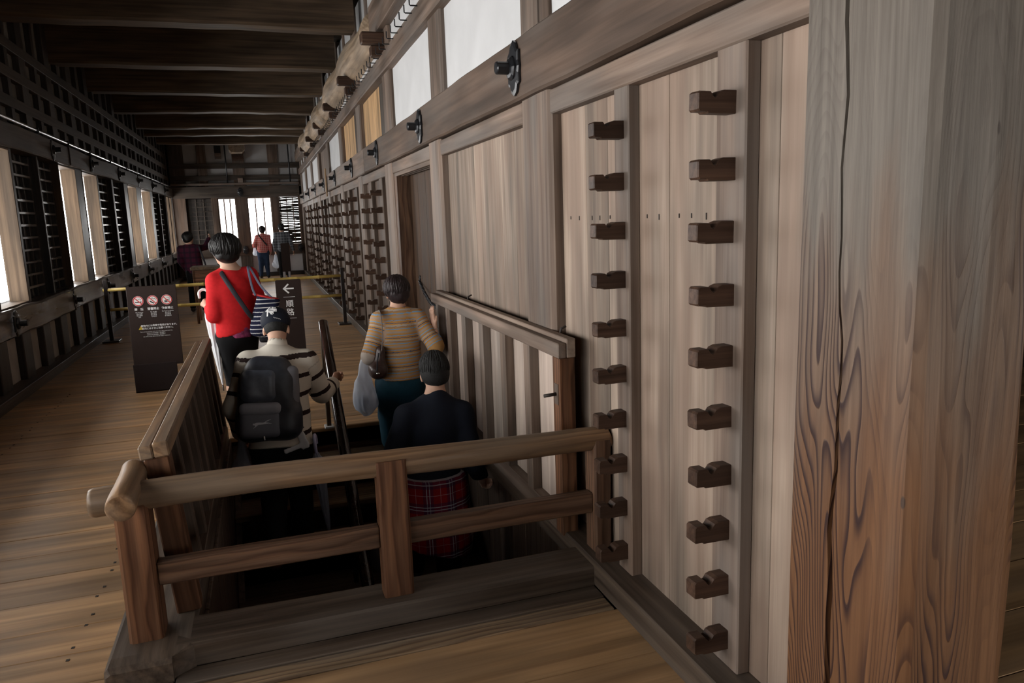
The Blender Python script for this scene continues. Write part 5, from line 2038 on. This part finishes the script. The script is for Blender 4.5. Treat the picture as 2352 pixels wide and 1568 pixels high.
# leaping cat on the front pocket
cat = [(-0.060, 0.006), (-0.056, 0.013), (-0.048, 0.012), (-0.040, 0.017), (-0.020, 0.018), (0.005, 0.016), (0.022, 0.020), (0.040, 0.026), (0.056, 0.034), (0.058, 0.037),
       (0.040, 0.031), (0.024, 0.026), (0.020, 0.022), (0.028, 0.016), (0.040, 0.014), (0.060, 0.008), (0.062, 0.005), (0.040, 0.008), (0.022, 0.005), (0.000, 0.004),
       (-0.024, 0.003), (-0.038, -0.008), (-0.052, -0.018), (-0.060, -0.022), (-0.050, -0.013), (-0.044, -0.006), (-0.048, 0.001), (-0.056, 0.001)]
lg = [pk(u * 0.95 - 0.045, 0.1418, h * 0.95 - 0.160) for (u, h) in cat]
lg = np.array(lg)
bm = bmesh.new()
vv = [bm.verts.new(tuple(p - lg.mean(0))) for p in lg]
bm.faces.new(vv)
bmesh.ops.triangulate(bm, faces=bm.faces)
me = bpy.data.meshes.new('logo')
bm.to_mesh(me)
bm.free()
link('logo', me, lg.mean(0), plain('logo_grey', (0.55, 0.58, 0.62), 0.6), pf)
tagm = plain('white_tag', (0.8, 0.8, 0.8), 0.5)
tube('zip_tag', [pk(-0.035, 0.128, -0.232), pk(-0.032, 0.124, -0.257)], 0.006, tagm, bp_, n=6)
for sx in (-1, 1):
    flatstrap('shoulder_strap', [pk(sx * 0.09, -0.02, 0.235), pk(sx * 0.115, -0.08, 0.270), pk(sx * 0.135, -0.16, 0.265), pk(sx * 0.15, -0.24, 0.20)], 0.062, PACK, bp_, thick=0.22, nrm=(0, -0.5, 0.85))
    flatstrap('strap_piping', [pk(sx * 0.085, -0.035, 0.255), pk(sx * 0.118, -0.085, 0.285), pk(sx * 0.138, -0.15, 0.282)], 0.009, tagm, bp_, thick=0.5, nrm=(0, -0.5, 0.85))
flatstrap('carry_loop', [pk(-0.035, 0.0, 0.24), pk(-0.02, -0.02, 0.268), pk(0.03, -0.02, 0.268), pk(0.045, 0.0, 0.24)], 0.022, PACK, bp_, thick=0.3)
flatstrap('side_strap', [pk(0.168, -0.02, -0.08), pk(0.185, 0.0, -0.16), pk(0.215, -0.01, -0.20)], 0.028, PACK, bp_, thick=0.2, nrm=(1, 0, 0))
# white paper tucked at his waist, folded umbrella, plastic bag
F = Field(0.007, 0.005)
Rq = np.stack([np.array((0.96, 0, 0.28)), np.array((0, 1, 0)), np.array((-0.28, 0, 0.96))])
F.rbox((0.11, 4.955, 0.165), (0.085, 0.006, 0.018), 0.005, Rq)
F.rbox((0.155, 4.955, 0.205), (0.028, 0.006, 0.06), 0.005, Rq)
lf2 = empty('leaflet', (0.12, 4.95, 0.16), label='folded white leaflet tucked behind the waist of the man with the backpack', cat='paper')
grow('sheet', F, plain('paper', (0.62, 0.63, 0.66), 0.8), lf2, (0.12, 4.955, 0.18))
umbrella((0.26, 4.95, -0.6), 'clear folded umbrella hanging at the right hip of the man with the backpack', (0.228, 5.0, 0.175), (0.285, 4.98, -0.56), 0.036,
         film_mat('clear_vinyl', (0.50, 0.56, 0.68), 0.75, 0.15), plain('lilac_plastic', (0.55, 0.55, 0.78), 0.35), plain('silver', (0.6, 0.6, 0.62), 0.2), (0.2, 1, 0), plain('silver', (0.6, 0.6, 0.62), 0.2))


def plastic_bag(loc, label, hold, bottom, rx, ry, mat, content=None, seed=0.0, lean=0.0):
    b = empty('plastic_bag', loc, label=label, cat='bag')
    h, q = np.array(hold, float), np.array(bottom, float)
    F = Field(0.009, 0.05)
    F.cone(h, lerp(h, q, 0.45), 0.018, rx * 0.62, flat=((0, 1, 0), ry / rx))
    F.ell(lerp(h, q, 0.72), (rx, ry, np.linalg.norm(q - h) * 0.27))
    F.ell(lerp(h, q, 0.80) + np.array((rx * 0.2, 0, 0)), (rx * 0.85, ry * 0.9, np.linalg.norm(q - h) * 0.19))
    grow('bag_film', F, mat, b, lerp(h, q, 0.6), folds=0.010, fscale=(46, 46, 6), seed=seed)
    if content is not None:
        F = Field(0.010, 0.02)
        F.rbox(lerp(h, q, 0.82), (rx * 0.66, ry * 0.6, np.linalg.norm(q - h) * 0.12), 0.03)
        grow('contents', F, content, b, lerp(h, q, 0.8))
    return b


FILM = film_mat('pale_film', (0.84, 0.89, 0.97), 0.78)
FILMG = film_mat('grey_film', (0.36, 0.39, 0.45), 0.62)
NAVYC = plain('navy_content', (0.05, 0.075, 0.15), 0.7)
plastic_bag((-0.23, 5.25, -0.2), 'grey translucent plastic bag held low by the man with the backpack', (-0.232, 5.20, 0.20), (-0.25, 5.18, -0.17), 0.095, 0.07, FILMG, NAVYC, 1.0)

# ---------------------------------------------------------------- 3. woman in the striped top
ST = [(0.0, (0.50, 0.25, 0.07)), (0.10, (0.36, 0.29, 0.25)), (0.24, (0.52, 0.27, 0.08)), (0.33, (0.20, 0.34, 0.52)), (0.40, (0.44, 0.24, 0.09)), (0.50, (0.30, 0.17, 0.11)),
      (0.55, (0.42, 0.36, 0.31)), (0.66, (0.52, 0.27, 0.08)), (0.74, (0.05, 0.09, 0.19)), (0.79, (0.50, 0.25, 0.07)), (0.90, (0.22, 0.36, 0.54)), (0.96, (0.36, 0.21, 0.12))]
STM = ramp_attr_mat('orange_blue_knit', 'run', ST, 0.11, 0.9, bump=0.35, speck=0.05)
J = dict(head=(0.952, 5.68, 1.070), face=(0.02, 0.97, -0.22), headup=(0, 0.2, 1), neck=(0.948, 5.64, 0.945), pelvis=(0.93, 5.62, 0.42),
         shL=(0.805, 5.62, 0.87), shR=(1.085, 5.62, 0.87), elL=(0.70, 5.55, 0.62), wrL=(0.685, 5.74, 0.56), elR=(1.195, 5.50, 0.66), wrR=(1.205, 5.56, 0.80),
         hpL=(0.85, 5.62, 0.38), hpR=(1.01, 5.62, 0.38), knL=(0.85, 5.76, 0.10), knR=(1.01, 5.66, 0.05), anL=(0.85, 5.80, -0.13), anR=(1.01, 5.56, -0.345), toe=(0, 1, 0))
g = person((0.93, 5.62, -0.215), 'woman in an orange and blue striped knit top and teal trousers at the stair head')
R, at = body(g, J, 0.95, hands=[(((1.207, 5.565, 0.80), (-0.10, 0.25, 0.95), (0.95, 0.3, 0.0), 0.10), dict(s=1.0, thumb=-1, spread=0.16)),
                                (((0.685, 5.74, 0.56), (-0.1, 0.6, -0.6), (0.9, 0.1, -0.2), 1.0), dict(s=0.92, thumb=1))])
M = np.stack(R)
F = Field(0.009, 0.03)
F.ell(at(0, -0.012, 0.03), (0.100, 0.108, 0.100), M)
F.ell(at(0.012, -0.05, -0.035), (0.078, 0.062, 0.065), M)
F.carve(at(0, 0.125, -0.04), (0.095, 0.09, 0.10), M)
F.carve(at(0.095, -0.01, -0.065), (0.03, 0.05, 0.055), M)
F.carve(at(-0.095, -0.01, -0.065), (0.03, 0.05, 0.055), M)
grow('hair', F, HAIRD, g, J['head'], folds=0.004, fscale=(60, 60, 30), seed=2)
locks(g, at, 0.95, 300, (0.103, 0.114, 0.106), (0, -0.016, 0.03), 2.4, 1.0, HAIRD, 0.007, 5, 0.06)
top(g, J, 'knit_top', STM, 0.96, 0.024, hem=0.0, sleeve=(0.35, 0.35), folds=0.003, attr=True, flatf=0.80, boxy=0.012)
trousers(g, J, 'trousers', plain('teal_cloth', (0.012, 0.055, 0.085), 0.75, spec=0.25, noise=0.1, nscale=20), 0.98, 0.026)
shoes(g, J, plain('grey_sock', (0.2, 0.2, 0.2), 0.9), 0.92, name='sock')
tube('bracelet', [(1.206 + 0.03 * math.cos(t), 5.555 + 0.03 * math.sin(t), 0.788) for t in [k * 0.524 for k in range(13)]], 0.003, plain('silver', (0.6, 0.6, 0.62), 0.2), g, n=6)
hb = empty('handbag', (0.76, 5.5, 0.46), label='dark brown leather handbag on the left shoulder of the woman in the striped top', cat='bag')
LEATH = plain('brown_leather', (0.040, 0.020, 0.016), 0.4, spec=0.5, noise=0.45, nscale=55, bump=0.2)
F = Field(0.009, 0.04)
F.cone((0.752, 5.50, 0.51), (0.775, 5.50, 0.66), 0.062, 0.042, flat=((1, 0.3, 0), 0.85))
F.rbox((0.750, 5.50, 0.52), (0.065, 0.095, 0.055), 0.045)
grow('bag_body', F, LEATH, hb, (0.75, 5.5, 0.55), folds=0.003)
flatstrap('strap', [(0.775, 5.44, 0.66), (0.792, 5.46, 0.78), (0.800, 5.52, 0.915), (0.80, 5.62, 0.945), (0.79, 5.72, 0.88)], 0.022, LEATH, hb, nrm=(1, 0, 0), thick=0.3)
flatstrap('tie', [(0.752, 5.425, 0.66), (0.735, 5.405, 0.60), (0.728, 5.402, 0.53)], 0.010, DSTR, hb, thick=0.6)
tube('clasp', [(0.720, 5.398, 0.515), (0.745, 5.398, 0.512)], 0.008, plain('silver', (0.6, 0.6, 0.62), 0.2), hb, n=8)
plastic_bag((0.66, 5.7, 0.15), 'pale blue plastic bag hanging from the arm of the woman in the striped top', (0.672, 5.68, 0.63), (0.655, 5.66, 0.15), 0.092, 0.075, FILM, plain('blue_content', (0.16, 0.22, 0.36), 0.7), 4.0)

# ---------------------------------------------------------------- 4. man in dark navy, plaid shirt at his waist
NAVYS = plain('navy_knit', (0.009, 0.012, 0.021), 0.8, spec=0.2, noise=0.1, nscale=30)
J = dict(head=(0.998, 4.68, 0.630), face=(0.03, 0.97, -0.20), headup=(0, 0.2, 1), neck=(0.985, 4.62, 0.485), pelvis=(0.94, 4.62, -0.11),
         shL=(0.785, 4.59, 0.385), shR=(1.14, 4.59, 0.365), elL=(0.665, 4.58, 0.10), wrL=(0.70, 4.80, -0.02), elR=(1.19, 4.50, 0.05), wrR=(1.285, 4.68, -0.135),
         hpL=(0.85, 4.62, -0.17), hpR=(1.03, 4.62, -0.17), knL=(0.83, 4.80, -0.50), knR=(1.03, 4.72, -0.58), anL=(0.83, 4.88, -0.775), anR=(1.03, 4.62, -0.99), toe=(0, 1, 0))
g = person((0.94, 4.68, -0.86), 'man in dark navy pullover with red plaid shirt at his waist on the stairs')
R, at = body(g, J, 1.10, hands=[(((1.287, 4.685, -0.138), (0.25, 0.55, -0.45), (0.75, 0.1, -0.3), 0.9), dict(s=1.05, thumb=-1)),
                                (((0.70, 4.80, -0.02), (0.05, 0.6, -0.7), (0.9, 0.1, 0), 0.9), dict(s=1.0, thumb=1))])
M = np.stack(R)
F = Field(0.009, 0.02)
F.ell(at(0, -0.014, 0.03), (0.089, 0.110, 0.103), M)
F.ell(at(0, -0.024, -0.020), (0.085, 0.094, 0.090), M, 0.05)
F.carve(at(0, 0.125, -0.035), (0.105, 0.10, 0.105), M)
F.carve(at(0.098, 0.0, -0.055), (0.032, 0.045, 0.055), M)
F.carve(at(-0.098, 0.0, -0.055), (0.032, 0.045, 0.055), M)
F.cut(at(0, -0.08, -0.082), -R[2] * 1.0 + R[1] * 0.55)
grow('hair', F, HAIRC, g, J['head'])
locks(g, at, 1.05, 420, (0.088, 0.109, 0.102), (0, -0.014, 0.03), 2.2, 0.95, HAIRC, 0.004, 8, 0.03)
top(g, J, 'pullover', NAVYS, 1.08, 0.024, hem=-0.03, sleeve=(0.95, 0.95), folds=0.004, flatf=0.78, collar=0.012)
PL = plaid_mat('red_tartan', (0.34, 0.012, 0.016), [(0.5, 0.42, (0.012, 0.016, 0.06), 0.55), (0.44, 0.035, (0.62, 0.62, 0.66), 0.6), (0.56, 0.035, (0.62, 0.62, 0.66), 0.6), (0.02, 0.022, (0.6, 0.45, 0.45), 0.45)], 0.150, 0.165)
F = Field(0.011, 0.03)
F.cone((0.94, 4.60, -0.03), (0.955, 4.60, -0.46), 0.212, 0.232, flat=((0, 1, 0), 0.84))
F.cone((0.94, 4.60, -0.30), (0.94, 4.60, -0.55), 0.205, 0.222, flat=((0, 1, 0), 0.86))
F.cut((0.95, 4.6, -0.53), (-0.25, 0, -1))
F.cut((0.95, 4.6, -0.02), (0, 0, 1))
grow('plaid_shirt', F, PL, g, J['pelvis'], folds=0.006, fscale=(34, 34, 5))
trousers(g, J, 'trousers', BLKC, 1.08, 0.025)
shoes(g, J, plain('grey_sock', (0.2, 0.2, 0.2), 0.9), 1.05, name='sock')
plastic_bag((0.60, 4.78, -0.7), 'pale plastic bag beside the leg of the man in navy, behind the railing post', (0.62, 4.80, -0.30), (0.595, 4.76, -0.72), 0.085, 0.07, FILMG, None, 7.0)

# ---------------------------------------------------------------- 5. far woman in red check, 6. far man in grey check, 7. visitor at the left windows
def far_person(x, y, h, label, face, shirt, pants, hair, arms, legspread=0.075, lean=0.0, sleeve=(0.95, 0.95), vox=0.014):
    s = h / 1.66
    z = lambda f: h * f
    J = dict(head=(x, y, z(0.925)), face=face, neck=(x, y, z(0.84)), pelvis=(x - lean, y, z(0.52)),
             shL=(x - 0.17 * s, y, z(0.795)), shR=(x + 0.17 * s, y, z(0.795)), elL=arms[0], wrL=arms[1], elR=arms[2], wrR=arms[3],
             hpL=(x - lean - 0.08 * s, y, z(0.50)), hpR=(x - lean + 0.08 * s, y, z(0.50)), knL=(x - lean - legspread - 0.01, y, z(0.27)), knR=(x - lean + legspread + 0.01, y, z(0.27)),
             anL=(x - lean - legspread - 0.03, y, 0.085), anR=(x - lean + legspread + 0.03, y, 0.085), toe=(0.15, 0.98, 0))
    g = person((x, y, 0), label)
    hd = []
    for (e, w, th) in ((arms[0], arms[1], 1), (arms[2], arms[3], -1)):
        hd.append((((w), dirn(e, w), (0.9 * (1 if th > 0 else -1), 0.2, 0.1), 0.6), dict(s=0.95, thumb=th)))
    R, at = body(g, J, s, vox=0.010, hands=hd)
    M = np.stack(R)
    F = Field(0.011, 0.03)
    F.ell(at(0, -0.012, 0.03), (0.094, 0.106, 0.098), M)
    F.ell(at(0, -0.05, -0.03), (0.08, 0.06, 0.06), M)
    F.carve(at(0, 0.125, -0.04), (0.095, 0.09, 0.10), M)
    grow('hair', F, hair, g, J['head'])
    locks(g, at, s, 120, (0.097, 0.11, 0.102), (0, -0.014, 0.03), 2.0, 1.0, hair, 0.008, 9, 0.06)
    top(g, J, 'shirt', shirt, s, 0.022, hem=0.04, sleeve=sleeve, vox=vox, folds=0.004, boxy=0.01)
    trousers(g, J, 'trousers', pants, s, 0.014, vox=vox)
    shoes(g, J, plain('dark_shoe', (0.03, 0.025, 0.025), 0.5), s)
    return g, J


CHK = plaid_mat('red_check', (0.50, 0.05, 0.045), [(0.5, 0.25, (0.75, 0.55, 0.50), 0.55), (0.0, 0.10, (0.75, 0.65, 0.6), 0.5)], 0.055, 0.055)
GCH = plaid_mat('grey_check', (0.10, 0.11, 0.125), [(0.5, 0.3, (0.28, 0.30, 0.33), 0.5), (0.05, 0.1, (0.03, 0.03, 0.04), 0.6)], 0.08, 0.08)
PCH = plaid_mat('plum_check', (0.075, 0.012, 0.03), [(0.5, 0.35, (0.02, 0.012, 0.022), 0.7)], 0.10, 0.10)
DENIM = plain('denim', (0.022, 0.045, 0.10), 0.85, noise=0.2, nscale=10)
g, J = far_person(0.075, 24.0, 1.56, 'distant woman in a red checked shirt and jeans at the bright far window', (0.05, 1, 0.02), CHK, DENIM, HAIRD,
                  ((-0.18, 23.98, 1.02), (-0.20, 24.14, 0.96), (0.26, 23.97, 0.98), (0.27, 24.02, 0.80)), lean=0.03)
sb = empty('sling_bag', (0.1, 23.85, 0.9), label='dark sling strap across the back of the distant woman in red check', cat='bag')
flatstrap('strap', [(-0.04, 23.94, 1.36), (-0.02, 23.855, 1.28), (0.08, 23.85, 1.12), (0.18, 23.86, 0.98)], 0.035, DSTR, sb)
plastic_bag((-0.18, 24.1, 0.6), 'white plastic bag held by the distant woman at the far window', (-0.19, 24.12, 1.0), (-0.17, 24.12, 0.68), 0.07, 0.06, FILM, None, 2.0)
g, J = far_person(0.62, 23.55, 1.62, 'distant man in a grey checked shirt beside the far lattice window', (-0.1, 1, 0.02), GCH, BLKC, HAIRM,
                  ((0.39, 23.53, 1.05), (0.40, 23.60, 0.80), (0.87, 23.53, 1.04), (0.92, 23.58, 0.80)), lean=0.0)
plastic_bag((0.37, 23.6, 0.3), 'white plastic bag in the left hand of the distant man in grey', (0.40, 23.6, 0.74), (0.37, 23.6, 0.30), 0.10, 0.07, FILM, None, 5.0)
g, J = far_person(-1.29, 15.5, 1.52, 'visitor in a dark plum checked shirt pointing beyond the barrier at left', (0.75, 0.6, 0.05), PCH, BLKC, HAIRM,
                  ((-1.46, 15.45, 0.98), (-1.38, 15.62, 0.80), (-1.02, 15.62, 1.22), (-0.95, 15.75, 1.37)), lean=-0.06)
hb2 = empty('shoulder_bag', (-1.02, 15.4, 0.6), label='black shoulder bag at the hip of the visitor in plum check', cat='bag')
F = Field(0.012, 0.04)
F.rbox((-1.00, 15.40, 0.75), (0.10, 0.06, 0.13), 0.05)
grow('bag_body', F, DSTR, hb2, (-1.0, 15.4, 0.75))
flatstrap('strap', [(-1.02, 15.38, 0.86), (-1.06, 15.36, 1.05), (-1.12, 15.42, 1.24), (-1.14, 15.50, 1.27)], 0.03, DSTR, hb2)
